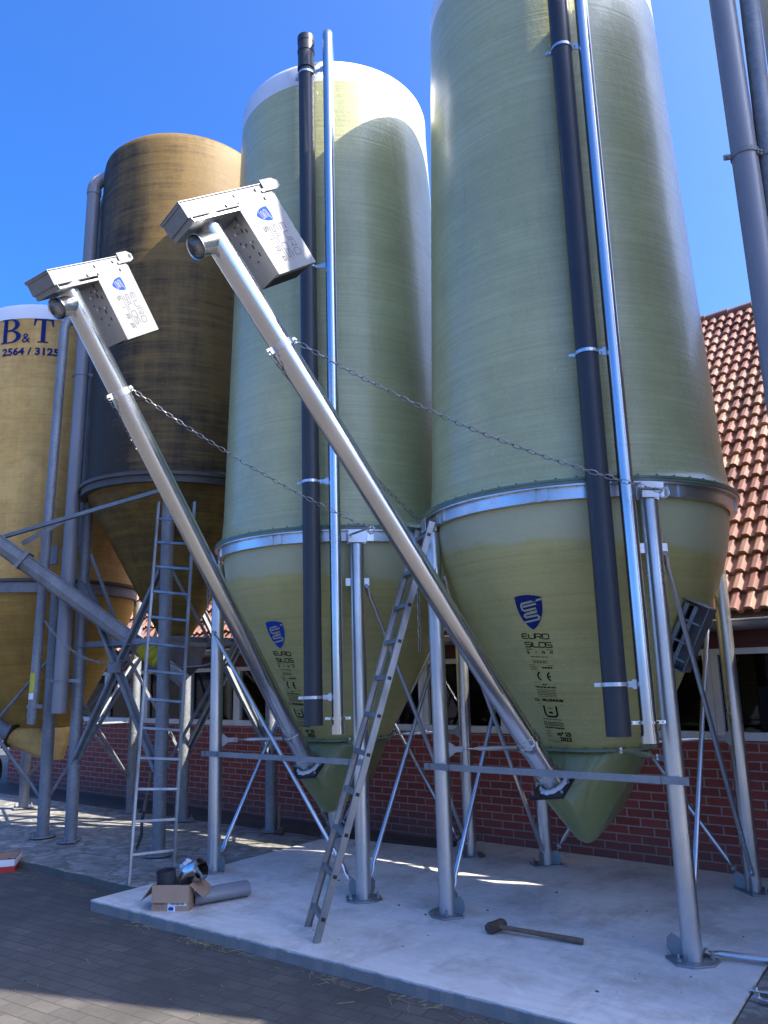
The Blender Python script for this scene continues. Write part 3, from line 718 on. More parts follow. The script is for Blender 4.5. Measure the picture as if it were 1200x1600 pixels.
# ------------------------------------------------------------------ augers
def auger(label, B, T, n1, mats=('tube', 'sheet'), group='new loading augers'):
    a = (T-B).normalized(); n1 = (n1-a*n1.dot(a)).normalized(); n2 = n1.cross(a).normalized(); u = -n2; r = .073
    t = thing('loading_auger', B, label, 'auger', group)
    L = (T-B).length
    tb = MB().pipe(B+a*.03, T-a*.0, r, .004, 40)
    tb.pipe(B+a*L*.80, B+a*L*.803, r+.002, .0015, 40); tb.pipe(B+a*L*.42, B+a*L*.425, r+.002, .0015, 40)
    tb = tb.obj('tube', mats[0], t)
    b = MB(); e = B+a*.30; b.pipe(e, e+a*.10, r+.005, .004, 32); b.pipe(e+a*.04, e+a*.055, r+.016, .011, 32)
    b.box(e+a*.05+u*(r+.02), u*.02, a*.03, n1*.006); b.obj('joint_collar', mats[0], t)
    b = MB(); b.pipe(B, B+a*.14, r+.011, .010, 32); b.pipe(B+a*.10, B+a*.112, r+.03, .019, 32); b.obj('end_collar', mats[0], t)
    # dark flange on the silo outlet with a pale sealing ring
    s_ = (n1+u).normalized(); v_ = a.cross(s_)
    b = MB(); b.box(B+a*.012, n1*.14, n2*.14, a*.007); f = b.obj('flange_plate', 'black', t, False, .004)
    for i in (-1, 1):
        for j in (-1, 0, 1): MB().tube(B+a*.018+n1*i*.12+n2*j*.10, B+a*.034+n1*i*.12+n2*j*.10, .010, n=6).obj('bolt', 'galv', f)
    b = MB(); n = 32
    _, uu, vv = frame(a); rr = lambda q, h: [B+a*(.019+h)+(uu*math.cos(2*PI*j/n)+vv*math.sin(2*PI*j/n))*q*(1+.05*math.sin(j*2.3)) for j in range(n)]
    b.rings([rr(.070, 0), rr(.108, 0), rr(.098, .012), rr(.070, .016)], close=True); b.obj('sealing_ring', 'white', f)
    # head: belt cover across the top
    P = lambda A, U, N: T+a*A+u*U+n1*N
    def lb(b, a0, a1, u0, u1, m0, m1): return b.box(P((a0+a1)/2, (u0+u1)/2, (m0+m1)/2), a*(a1-a0)/2, u*(u1-u0)/2, n1*(m1-m0)/2)
    b = MB(); lb(b, .0, .10, -.20, .56, -.125, .105); cov = b.obj('belt_cover', 'plate', t, False, .004)
    b = MB(); lb(b, .100, .106, -.208, .565, -.132, .112); lb(b, .085, .10, -.206, -.2005, -.13, .11); b.obj('cover_lid', mats[1], cov, False, .002)
    b = MB()
    lb(b, -.035, -.03, -.19, .205, -.115, .125); lb(b, -.03, -.001, .20, .205, -.115, .125); lb(b, -.03, .0, -.19, -.186, -.115, .12); lb(b, -.035, -.02, -.19, .205, .121, .125)
    b.obj('cover_tray', mats[1], cov, False)
    for U, A in ((.235, .07), (.235, .012), (.43, .075), (.47, .01), (.48, .055), (.13, .02)): MB().tube(P(A, U, .104), P(A, U, .116), .011, n=6).obj('bolt', 'galv', cov)
    b = MB(); pts = [(.045, .49), (.045, .60), (.06, .645), (.10, .645), (.125, .60), (.125, .49)]
    b.prism([P(A, U, .110) for A, U in pts], n1, .008); ear = b.obj('lifting_ear', 'plate', cov, False, .003)
    MB().tube(P(.085, .612, .1085), P(.085, .612, .1195), .015, n=16).obj('ear_hole', 'black', ear)
    # motor box beside the tube
    b = MB(); lb(b, -.47, -.0005, .215, .56, -.105, .098); mb = b.obj('motor_box', mats[1], t, False, .004)
    b = MB(); lb(b, -.475, .03, .208, .570, .099, .104); lb(b, -.478, -.473, .208, .57, .06, .104); mp = b.obj('front_plate', 'plate', mb, False, .002)
    b = MB(); lb(b, -.471, -.4705, .23, .55, -.10, .06); b.obj('open_underside', 'dark', mb, False)
    b = MB(); rnd = random.Random(3)
    for i, (A, N) in enumerate(((-.05, .03), (-.075, -.02), (-.12, .02), (-.17, -.05), (-.14, .055), (-.20, -.01), (-.24, .03), (-.27, -.04), (-.30, .045), (-.33, 0))):
        w_ = .013 if i % 2 == 0 else .006
        b.box(P(A, .2145, N), a*w_, n1*.0055, u*.001)
    b.obj('slots', 'black', mb, False)
    for A, N in ((-.085, .035), (-.205, -.02), (-.215, .05), (-.115, -.03)): MB().tube(P(A, .214, N), P(A, .196, N), .009, n=6).obj('bolt', 'galv', mb)
    f = Flat(P(-.085, .40, .105), -a, u, n1, .0008)
    emblem(mp, Flat(P(-.09, .375, .104), -n2*0+u*0-a*0+(u*1.0)*0+(-a)*1.0, u, n1, .0012), .120, ('blue', 'plate'), .6)
    b = MB(); g = Flat(P(-.17, .40, .104), -a, u, n1, .0012)
    letters(b, 'EURO', g, 0, .045, .045, .048, .225, .0048); letters(b, 'SILOS', g, 0, -.03, .045, .048, .225, .0048)
    stroke(b, [(-.01, -.05), (.25, -.05)], .004, g)
    for i, ch in enumerate('SIRP'):
        if ch == 'I': stroke(b, [(.085, -.095), (.085, -.065)], .005, g)
        else: letters(b, ch+ch, g, .0+i*.07, -.095, .028, .03, .028, .005)
    b.obj('lettering', 'greyink', mp, False)
    # outlet spout
    o0 = P(-.13, 0, 0); b = MB()
    n = 40; od, ou, ov = frame(n2); e = lambda h, q: [o0+n2*h+(ou*math.cos(2*PI*j/n)+ov*math.sin(2*PI*j/n))*q for j in range(n)]
    b.rings([e(.02, .066), e(.16, .070), e(.172, .077), e(.176, .076), e(.17, .070), e(.02, .062)], close=True)
    b.obj('outlet', mats[0], t)
    b = MB(); b.pipe(P(-.02, 0, 0), P(-.0, 0, 0), r+.03, .026, 32); b.box(P(-.025, .1, .03), u*.10, a*.004, n1*.05); b.obj('head_flange', mats[1], t)
    # hanger band for the chains
    return t, a, u, n1, r
au2, a2, u2, n2_, ra = auger('bright new loading auger with motor box leaning out from the right green silo', B2, T2, V3(.98, -.19, .13))
au1, a1, u1, n1_, ra = auger('bright new loading auger with motor box leaning out from the middle green silo', B1, T1, V3(.99, .13, .08))
def hanger(t, B, T, y, a, u, n1, r):
    f = frac(B, T, y); p = B+(T-B)*f; b = MB(); b.pipe(p-a*.022, p+a*.022, r+.005, .004, 32)
    b.box(p+u*(r+.03), u*.03, a*.02, n1*.006); b.box(p-u*(r+.03), u*.03, a*.02, n1*.006)
    for s_ in (-1, 1):
        b.tube(p+u*s_*(r+.045)-n1*.02, p+u*s_*(r+.045)+n1*.02, .008, n=6)
    b.obj('hanger_band', 'galv', t, False)
    return p+u*(r+.05), p-u*(r+.05)
e2a, e2b = hanger(au2, B2, T2, 541, a2, u2, n2_, ra); e1a, e1b = hanger(au1, B1, T1, 614, a1, u1, n1_, ra)

def chain(label, p0, p1, sag, tail=0, pitch=.046, mat='chain', wire=.0030, slack=None):
    n0 = 40; L = (p1-p0).length; pts = []
    for i in range(n0+1):
        s_ = i/n0; q = p0.lerp(p1, s_); q.z -= 4*sag*s_*(1-s_); pts.append(q)
    for i in range(1, int(tail/.02)+1): pts.append(p1+V3(.003*math.sin(i), .002*math.cos(i*1.7), -.02*i))
    b = MB(); acc = 0; d_ = pitch*.5; k = 0
    for p, q in zip(pts[:-1], pts[1:]):
        l = (q-p).length
        while acc+l >= d_:
            c = p.lerp(q, (d_-acc)/l if l else 0); dr, u, v = frame(q-p)
            if k % 2: u, v = v, u
            loop = []
            hl, hw = pitch*.50, pitch*.26
            for j in range(10):
                a_ = 2*PI*j/10; ex = (hl-hw)*(1 if math.cos(a_) >= 0 else -1); loop.append(c+dr*(ex+hw*math.cos(a_)*1.25)+u*hw*math.sin(a_))
            rr = []
            for j in range(10):
                tg = (loop[(j+1) % 10]-loop[j-1]).normalized(); o_ = tg.cross(v).normalized()
                rr.append([loop[j]+(o_*math.cos(2*PI*m_/5)+v*math.sin(2*PI*m_/5))*wire for m_ in range(5)])
            b.rings(rr, close=True); k += 1; d_ += pitch
        acc += l
    o = b.obj('chain', mat)
    return tag(o, label, 'chain', 'chains holding the augers')
L2 = V3(-1.64, 4.65, 2.655); L2l = V3(-3.24, 4.60, 2.66); L1 = V3(-3.95, 4.58, 2.655); L1l = V3(-5.56, 4.53, 2.62)
chain('long steel chain from the right auger across both green tanks to a front leg', e2a, at(1036, 768, 4.36), .10)
chain('steel chain running behind the right auger down to the ladder top', e2b, L2l+V3(-.05, 0, .02), .05, .0)
chain('long steel chain from the left auger past the middle silo to its front leg', e1a, at(578, 826, 4.32), .06)
chain('steel chain from the left auger to the middle silo, its loose end hanging', e1b, L1l+V3(-.05, .0, .0), .04, .45)
chain('loose chain end hanging straight down beside the leaning aluminium ladder', at(651, 832, 4.62), at(656, 1015, 4.62), 0, 0)
for q, e_, lbl in ((at(1038, 770, 4.36), V3(-1.66, 4.65, 2.665), 'steel shackle at the ring of the right green silo'), (at(580, 828, 4.32), V3(-3.97, 4.58, 2.665), 'steel shackle at the ring of the middle green silo')):
    b = MB(); pts = [q+V3(.028*math.cos(a_), 0, .028*math.sin(a_)) for a_ in [2*PI*i/16 for i in range(17)]]
    b.path(pts, .006, 8); b.tube(e_, q+V3(.0, .0, .02), .009, n=8); tag(b.obj('shackle', 'galv'), lbl, 'shackle', 'shackles')

# ------------------------------------------------------------------ old brown silo
cb = (-7.13, 5.32)
t = thing('feed_silo', V3(*cb, 0), 'old brown stained feed silo with dark streaks behind the two augers', 'silo')
pr = [(1.03, 3.635), (.985, 3.68)]+[(.985-.02*i/20, 3.68+3.78*i/20) for i in range(1, 21)]+[(.955, 7.52), (.92, 7.56), (.7, 7.64), (.4, 7.70), (.0005, 7.72)]
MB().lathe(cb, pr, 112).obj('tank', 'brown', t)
MB().lathe(cb, [(.16, 2.02), (.17, 2.05), (.96, 3.52), (1.0, 3.60)], 96).obj('hopper', 'brown_cone', t)
b = MB(); b.band(cb, .95, 1.07, 3.60, 3.635); b.band(cb, .98, 1.04, 3.53, 3.60); b.obj('rim_flange', 'rim', t)
BL = dict(FL=(-7.84, 4.62), FR=(-6.50, 4.72), BR=(-6.42, 6.07), BL=(-7.76, 5.95))
for k, (x, y) in BL.items():
    lo = leg(t, x, y, 3.58, *cb, r=.062, mat='old', ear=False)
P = {k: V3(x, y, 0) for k, (x, y) in BL.items()}
def old_x(t, p, q, zl, zh, n):
    for a, c in ((p+V3(0, 0, zl), q+V3(0, 0, zh)), (q+V3(0, 0, zl), p+V3(0, 0, zh))):
        b = MB(); d = (c-a).normalized(); b.angle(a+d*.04, c-d*.04, .034, .006, n); b.angle(a+d*.04+n*.05, c-d*.04+n*.05, .034, .006, -n)
        for w_ in (a+d*.07, c-d*.07): b.tube(w_-n*.01, w_+n*.07, .013, n=6)
        b.obj('brace', 'old', t, False)
old_x(t, P['FL'], P['FR'], .72, 2.72, V3(0, -1, 0)*1.0)
old_x(t, P['FR'], P['BR'], .72, 2.72, V3(1, 0, 0)); old_x(t, P['BL'], P['BR'], .72, 2.72, V3(0, 1, 0)); old_x(t, P['FL'], P['BL'], .72, 2.72, V3(-1, 0, 0))
mid = (P['FL']+P['FR'])/2+V3(0, -.06, 1.72); MB().box(mid, V3(.08, 0, 0), V3(0, .03, 0), V3(0, 0, .05)).obj('cross_plate', 'old', t, False, .004)
for k1, k2 in (('FL', 'FR'), ('BL', 'BR'), ('FR', 'BR'), ('FL', 'BL')):
    b = MB(); b.angle(P[k1]+V3(0, 0, 1.95), P[k2]+V3(0, 0, 1.95), .05, .006, V3(0, 0, 1)); b.obj('cross_bar', 'old', t, False)
# sheet-metal outlet funnel below the hopper
b = MB()
oc = V3(cb[0]+.05, cb[1]-.05, 0)
def sq(z, a, bb): return [oc+V3(-a, -bb, z), oc+V3(a, -bb, z), oc+V3(a, bb, z), oc+V3(-a, bb, z)]
b.rings([sq(1.55, .04, .10), sq(1.72, .2, .2), sq(1.93, .24, .24), sq(2.03, .24, .24)]); b.obj('outlet_funnel', 'zinc', t, False, .004)
# pipes on the brown silo
p0, p1 = at(92, 1114, 4.42), at(147, 303, 4.42)
fp = MB().path([p0, p0.lerp(p1, .5), p1, p1+V3(0, 0, .08), p1+V3(.02, .03, .16), p1+V3(.06, .10, .22), p1+V3(.14, .22, .245), p1+V3(.35, .5, .25)], .075, 28, False).obj('fill_pipe', 'greyp', t)
b = MB(); ax = (p1-p0).normalized(); b.pipe(p1-ax*.02, p1+ax*.05, .082, .007, 28); b.obj('pipe_socket', 'greyp', fp); MB().pipe(p0, p0+ax*.25, .0775, .0022, 28).obj('end_sleeve', 'greyp', fp)
for f_ in (.055, .62): clamp(t, p0+(p1-p0)*f_, ax, .077, p0+(p1-p0)*f_+V3(.16, .10, 0), 'old')
q0, q1 = at(132, 800, 4.62), at(160, 330, 4.62)
MB().path([q0-V3(0, 0, .4), q1, q1+V3(.02, .03, .18), q1+V3(.1, .12, .28), q1+V3(.3, .4, .3)], .05, 20, False).obj('vent_pipe', 'old', t)

# ------------------------------------------------------------------ old trough auger of the brown silo
A0, A1_ = at(236, 1022, 4.93), at(-4, 846, 3.75); d = (A1_-A0).normalized(); A1_ = A1_+d*1.1
t = thing('trough_auger', A0, 'old dull grey trough auger sloping up to the left past the brown silo', 'auger')
_, u, v = frame(d); v = V3(0, 0, 1)-d*d.z; v.normalize(); u = d.cross(v)
if u.y > 0: pass
prof_ = [(.085, .07), (.085, -.02), (.06, -.075), (0, -.095), (-.06, -.075), (-.085, -.02), (-.085, .07), (-.10, .07), (-.10, .078), (.10, .078), (.10, .07)]
MB().prism([A0+d*.05+u*a+v*c for a, c in prof_], d, (A1_-A0).length).obj('trough', 'old', t, False, .004)
b = MB()
for k_ in (1.62,): b.box(A0+d*k_+v*.0, d*.018, u*.108, v*.10)
b.obj('stiffener', 'old', t, False)
b = MB()
for i, (h_, r_) in enumerate(((-.10, .06), (-.06, .10), (0, .115), (.06, .11), (.12, .10))): pass
n = 20
e = lambda h_, r_: [A0+d*h_+(u*math.cos(2*PI*j/n)+v*math.sin(2*PI*j/n))*r_*(1+.10*math.sin(j*1.9+h_*40)) for j in range(n)]
b.rings([e(-.14, .05), e(-.11, .085), e(-.08, .09), e(-.065, .08), e(-.03, .097), e(0, .10), e(.02, .088), e(.05, .10), e(.10, .096), e(.14, .088)]); b.obj('yellow_wrapping', 'tape', t)
MB().tube(A0-d*.45+v*-.02, A0, .075, n=20).obj('trough_end', 'old', t)
b = MB(); b.path([A0+d*.3+u*.11+v*.05, A0+u*.115-d*.1+v*.02, at(280, 1043, 4.85), at(318, 1040, 4.85), at(345, 1032, 4.85)], .007, 8); b.obj('cable', 'greyp', t)
k1 = at(6, 842, 3.80)
b = MB(); b.angle(k1, at(252, 770, 4.55), .045, .006, V3(0, 0, 1)); b.obj('support_strut', 'old', t, False)
b = MB(); b.angle(at(36, 852, 3.92), at(126, 800, 4.56), .04, .006, V3(0, 0, 1)); b.obj('support_strut', 'old', t, False)
b = MB(); b.angle(at(141, 868, 4.54), at(176, 966, 4.62), .036, .006, V3(0, 1, 0)); b.obj('hanger_strut', 'old', t, False)

# ------------------------------------------------------------------ yellow silo at the left edge
cyl = (-9.32, 5.0)
t = thing('feed_silo', V3(*cyl, 0), 'ochre yellow feed silo with blue lettering, cut off by the left edge', 'silo')
ytank = [(1.055, 2.74)]+[(1.055-.03*i/10, 2.74+3.13*i/10) for i in range(1, 11)]
MB().lathe(cyl, ytank, 112).obj('tank', 'yellow', t)
tk = t.children[0]
MB().lathe(cyl, [(1.03, 5.865), (1.03, 6.0), (1.0, 6.06), (.7, 6.15), (.0005, 6.22)], 112).obj('cap', 'cap', t)
yhop = [(.40, 1.08), (.62, 1.5), (.80, 1.86), (.95, 2.2), (1.03, 2.45), (1.05, 2.64)]
MB().lathe(cyl, yhop, 96).obj('hopper', 'yellow_cone', t)
b = MB(); b.band(cyl, 1.0, 1.10, 2.70, 2.735); b.obj('rim_flange', 'rim', t)
b = MB(); b.band(cyl, 1.02, 1.075, 2.58, 2.695); b.obj('ring_beam', 'old', t)
bp = at(22, 1150, 4.62)
YA = V3(-.75, -.45, .45).normalized(); _, u, v = frame(YA)
pts = [V3(cyl[0]+.41*math.cos(2*PI*i/40), cyl[1]+.41*math.sin(2*PI*i/40), 1.07) for i in range(40)]
pts += [bp+(u*math.cos(2*PI*i/20)+v*math.sin(2*PI*i/20))*.11 for i in range(20)]
tp_ = at(85, 1178, 4.95)
pts += [tp_+V3(.10*math.cos(2*PI*i/20), .10*math.sin(2*PI*i/20), z) for i in range(20) for z in (0, -.06, .05)]
MB().hull(pts).obj('outlet_boot', 'yellow', t)
YL = [(-8.32, 4.58), (-8.87, 6.02), (-10.40, 5.44), (-9.78, 4.02)]
for x, y in YL: leg(t, x, y, 2.58, *cyl, r=.062, mat='old', ear=False)
for i in range(4):
    p, q = V3(*YL[i], 0), V3(*YL[(i+1) % 4], 0)
    rod(t, p+V3(.02, 0, .35), q+V3(.02, 0, 1.9), .018, 'old'); rod(t, q+V3(-.02, 0, .35), p+V3(-.02, 0, 1.9), .018, 'old')
    e = (V3(*cyl, 0)-p).normalized(); rod(t, p+e*.06+V3(0, 0, 1.07), V3(*cyl, 1.075)-e*.42, .02, 'old', 'stay_rod')
# its thin filling pipe with a yellow sticker
p0, p1 = at(50, 1122, 4.27), at(101, 512, 4.27); ax = (p1-p0).normalized()
fp = MB().path([p0, p1, p1+V3(.0, .03, .08), p1+V3(-.03, .13, .14), p1+V3(-.1, .35, .16)], .050, 24, False).obj('fill_pipe', 'old', t)
b = MB(); b.pipe(p0+ax*.10, p0+ax*.135, .06, .009, 24); b.box(p0+ax*.117+V3(.08, .02, 0), V3(.04, .01, 0), V3(0, .008, 0), V3(0, 0, .02)); b.obj('pipe_clip', 'old', fp); MB().pipe(p0-ax*.06, p0, .045, .005, 24).obj('pipe_socket', 'old', fp)
st = MB(); n = 8
arc = lambda h_, r_: [p0+ax*h_+V3(math.cos(PI*(-.62+.42*j/n)), math.sin(PI*(-.62+.42*j/n)), 0)*r_ for j in range(n+1)]
def curved(b, h0, h1_, r_):
    a, c = [b.b.verts.new(q) for q in arc(h0, r_)], [b.b.verts.new(q) for q in arc(h1_, r_)]
    for j in range(n): b.b.faces.new((a[j], a[j+1], c[j+1], c[j]))
curved(st, .26, .46, .0515); st.obj('yellow_sticker', 'tape', fp)
st = MB(); curved(st, .19, .255, .0515); st.obj('white_sticker', 'white', fp)
b = MB(); bx0 = at(70, 868, 4.32); b.box(bx0+V3(.0, .07, .0), V3(.14, 0, 0), V3(0, .012, 0), V3(0, 0, .10)); b.obj('pipe_bracket', 'old', t, False, .004)
# lettering on the yellow tank
f = Decal(cyl, ytank, hit(cyl, ytank, 22, 536), .006)
def B_shape(b, f, x, h):
    w = h*.80; s_ = h*.17
    poly(b, [(x+.06*h, 0), (x+.06*h+s_, 0), (x+.06*h+s_, h), (x+.06*h, h)], f, 2)
    poly(b, [(x-.03*h, 0), (x+.12*h, 0), (x+.12*h, .05*h), (x-.03*h, .05*h)], f); poly(b, [(x-.03*h, .95*h), (x+.12*h, .95*h), (x+.12*h, h), (x-.03*h, h)], f)
    for y0, y1, ww in ((.0, .53, .80), (.50, 1.0, .72)):
        N = 14; cx = x+.34*h; o = []; i_ = []
        for k in range(N+1):
            a = -PI/2+PI*k/N; o.append((cx+(ww*h-.34*h)*math.cos(a), (y0+y1)/2*h+(y1-y0)/2*h*math.sin(a))); i_.append((cx-.02*h+(ww*h-.34*h-s_)*math.cos(a), (y0+y1)/2*h+((y1-y0)/2*h-.045*h)*math.sin(a)))
        o = [(x+.15*h, y0*h)]+o+[(x+.15*h, y1*h)]; i_ = [(x+.15*h, y0*h+.045*h)]+i_+[(x+.15*h, y1*h-.045*h)]
        for k in range(len(o)-1): poly(b, [o[k], o[k+1], i_[k+1], i_[k]], f)
def T_shape(b, f, x, h):
    s_ = h*.17; c = x+.36*h
    poly(b, [(c-s_/2, 0), (c+s_/2, 0), (c+s_/2, h), (c-s_/2, h)], f, 2)
    poly(b, [(x, .94*h), (x+.72*h, .94*h), (x+.72*h, h), (x, h)], f, 3)
    poly(b, [(x-.02*h, .70*h), (x+.03*h, .70*h), (x+.10*h, .945*h), (x, .945*h)], f); poly(b, [(x+.74*h, .70*h), (x+.69*h, .70*h), (x+.62*h, .945*h), (x+.72*h, .945*h)], f)
    poly(b, [(c-.20*h, 0), (c+.20*h, 0), (c+.20*h, .05*h), (c-.20*h, .05*h)], f, 1)
b = MB(); H_ = .31
B_shape(b, f, -.165, H_); T_shape(b, f, .23, H_*.98); text(b, '&', .17, f, .145, .0, sub=1)
text(b, '2564 / 31252', .125, f, .23, -.155, bold=.004, sx=1.12, sub=1)
b.obj('lettering', 'navy', tk, False)
# part of its own auger and black elbow at the picture's edge
t = thing('loading_auger', bp, 'grey auger end bolted to the yellow silo outlet at the left edge', 'auger')
b = MB(); b.pipe(bp, bp+YA*1.6, .085, .005, 28); b.obj('tube', 'old', t)
b = MB(); b.pipe(bp+YA*.02, bp+YA*.10, .10, .016, 28); b.obj('end_collar', 'greyp', t)
MB().box(bp+YA*.006, u*.14, v*.14, YA*.008).obj('flange_plate', 'black', t, False, .004)
pp = at(-8, 1185, 4.7); pts = [pp+V3(-.3, .1, .0)]+[pp+V3(.10*math.sin(a_), 0, -.14+.14*math.cos(a_)) for a_ in [PI*i/10 for i in range(11)]]+[pp+V3(-.3, .1, -.28)]
tag(MB().path(pts, .045, 16).obj('drain_elbow', 'black'), 'black plastic pipe bend low beside the ochre silo outlet', 'pipe')
chain('rusty slack chain hung between the grey plastic pipe and the brown silo leg', at(70, 970, 4.22), at(190, 1032, 4.52), .16, 0, .04, 'old', .004)

# ------------------------------------------------------------------ silo beyond the right edge
c3 = (.44, 5.68)
t = thing('feed_silo', V3(*c3, 0), 'beige feed silo at the right edge with a thick grey plastic pipe', 'silo')
MB().lathe(c3, [(1.25, 2.76), (1.21, 7.5)], 96).obj('tank', 'beige', t)
MB().lathe(c3, [(1.215, 7.5), (1.18, 7.58), (.6, 7.72), (.0005, 7.78)], 96).obj('cap', 'cap', t)
MB().lathe(c3, [(.2, .9), (.45, 1.06), (.78, 1.75), (1.06, 2.2), (1.19, 2.5), (1.22, 2.72)], 96).obj('hopper', 'beige', t)
b = MB(); b.band(c3, 1.20, 1.31, 2.72, 2.756); b.obj('rim_flange', 'rim', t)
for x, y in ((-.40, 4.70), (1.40, 4.70), (1.40, 6.50), (-.40, 6.50)): leg(t, x, y, 2.72, *c3, mat='old', ear=False)
p0, p1 = at(1186, 400, 4.2), at(1128, 0, 4.2); d = (p1-p0); ax = d.normalized()
p0, p1 = p0-ax*((p0.z-.95)/ax.z), p1+ax*2.6
fp = MB().pipe(p0, p1, .066, .005, 32).obj('fill_pipe', 'greyp', t)
q0 = at(1218, 400, 4.26); q1 = at(1170, 0, 4.26); qx = (q1-q0).normalized(); q0, q1 = q0-qx*((q0.z-.95)/qx.z), q1+qx*2.6
MB().pipe(q0, q1, .048, .004, 24).obj('vent_pipe', 'old', t)
for y_ in (243, -300):
    f_ = frac(p0, p1, y_); p = p0+(p1-p0)*f_; q = q0+(q1-q0)*f_; clamp(t, p, ax, .066, p+(q-p)*.8, 'old', .028); clamp(t, q, qx, .048, q+V3(.1, .25, 0), 'old', .028)
# unseen copy of the beige silo, added and shortened to shade the slab
s4 = t.copy(); C.objects.link(s4); s4.location = t.location+V3(2.3, 0, 0); s4.scale = (1, 1, .68); s4['label'] = 'shorter copy of the beige feed silo, added unseen right of the frame to shade the slab'
for ch in list(t.children):
    k = ch.copy(); C.objects.link(k); k.parent = s4
    for g_ in ch.children: h_ = g_.copy(); C.objects.link(h_); h_.parent = k
t['group'] = s4['group'] = 'beige feed silos'

# ------------------------------------------------------------------ ladders
def ladder(label, b0, b1, t0, t1, n, mat, rw, rh, first, last, rr, box=True, feet=None):
    t = thing('ladder', (b0+b1)/2, label, 'ladder'); wd = (b1-b0).normalized(); ax = ((t0+t1)/2-(b0+b1)/2).normalized(); up = wd.cross(ax).normalized()
    for p, q in ((b0, t0), (b1, t1)):
        b = MB(); L_ = q-p
        if box:
            w_ = wd if p is b0 else -wd
            b.box((p+q)/2, L_/2, wd*.003, up*rh/2)
            for s_ in (-1, 1): b.box((p+q)/2+w_*rw/2+up*s_*(rh/2-.002), L_/2, wd*(rw/2-.003), up*.0025)
        else: b.box((p+q)/2, L_/2, wd*rw/2, up*rh/2)
        b.obj('rail', mat, t, False, .002)
    for i in range(n):
        f_ = first+(last-first)*i/(n-1); p, q = b0.lerp(t0, f_), b1.lerp(t1, f_)
        b = MB()
        if box:
            b.box((p+q)/2, (q-p)/2*1.0, ax*rr, up*rr*1.1)
        else: b.box((p+q)/2, (q-p)/2, ax*rr, up*rr*1.2)
        ro = b.obj('rung', mat, t, False, .002)
        if box: MB().box(q+wd*.004, wd*.0006, ax*rr*.75, up*rr*.85).obj('hollow_end', 'black', ro, False)
    return t
lb0, lb1 = gnd(481, 1449), gnd(494, 1473)
lw = (lb1-lb0).normalized()*.34; lm = (lb0+lb1)/2; lb0, lb1 = lm-lw/2, lm+lw/2
lt = (at(655, 826, 4.52)+at(673, 818, 4.40))/2
ladder('worn aluminium ladder leaning against the front of the right green silo', lb0, lb1, lt-lw/2, lt+lw/2, 11, 'alu', .026, .044, .05, .965, .015)
b0, b1 = gnd(201, 1384, -.012), gnd(270, 1372, -.012)
ladder('narrow steel ladder with thin rails leaning by the brown silo legs', b0, b1, at(248, 784, 4.58), at(304, 784, 4.58), 13, 'alu', .022, .032, .065, .945, .011, False)

# ------------------------------------------------------------------ things on the ground
def hammer(name, label, head, dirv, hx, L_, r, hl, hw, mat='wood', up=V3(0, 0, 1)):
    t = thing(name, head, label, 'hammer'); d = dirv.normalized(); _, u, v = frame(d)
    b = MB(); N = 8
    pts = [head+d*L_*i/N for i in range(N+1)]; b.path(pts, [r*.9, r*.85, r*.85, r*.9, r*.95, r, r*1.05, r*1.1, r*1.05], 12); b.obj('handle', mat, t)
    b = MB(); hx = hx.normalized(); w_ = d.cross(hx).normalized()
    def o8(s_, k): return [head+hx*s_+d*k*math.cos(2*PI*(j+.5)/8)+w_*k*math.sin(2*PI*(j+.5)/8) for j in range(8)]
    b.rings([o8(-hl, hw*.85), o8(-hl*.9, hw), o8(-hl*.3, hw*.95), o8(hl*.3, hw*.95), o8(hl*.9, hw), o8(hl, hw*.85)]); b.obj('hammer_head', 'hammer_iron', t, False, .004)
    return t
h0, h1_ = gnd(775, 1447, .04), gnd(911, 1471, .02)
hammer('sledgehammer', 'worn sledgehammer with a wooden handle lying flat on the new concrete', h0, h1_-h0, V3(.25, .9, .05)+V3(-.0, 0, 0), (h1_-h0).length, .016, .058, .036)
hb = gnd(436, 1300, .045)
hammer('hand_hammer', 'small wooden handled hammer standing on its head near the brick wall', hb, V3(.02, .0, 1), V3(1, .3, 0), .27, .014, .05, .03)
# garden fork behind the narrow ladder
q0 = gnd(213, 1328, .02)
tp_ = at(243, 1178, q0.y+.22)
t = thing('digging_fork', q0, 'rusty digging fork leaning behind the narrow steel ladder', 'fork')
d = (tp_-q0).normalized(); u = V3(.85, -.5, 0).normalized(); v = d.cross(u)
nk = q0+d*.34
b = MB(); b.path([nk, nk+d*.12, nk+d*.8], [.02, .017, .016], 12); b.obj('handle', 'wood', t)
MB().tube(nk+d*.8-u*.06, nk+d*.8+u*.06, .015, n=10).obj('grip', 'wood', t)
b = MB()
for s_ in (-1.5, -.5, .5, 1.5):
    b.path([nk, nk-d*.05+u*s_*.035, nk-d*.10+u*s_*.052, nk-d*.2+u*s_*.052+v*.02, nk-d*.34+u*s_*.048], [.011, .010, .009, .008, .003], 8)
b.obj('tines', 'iron', t)
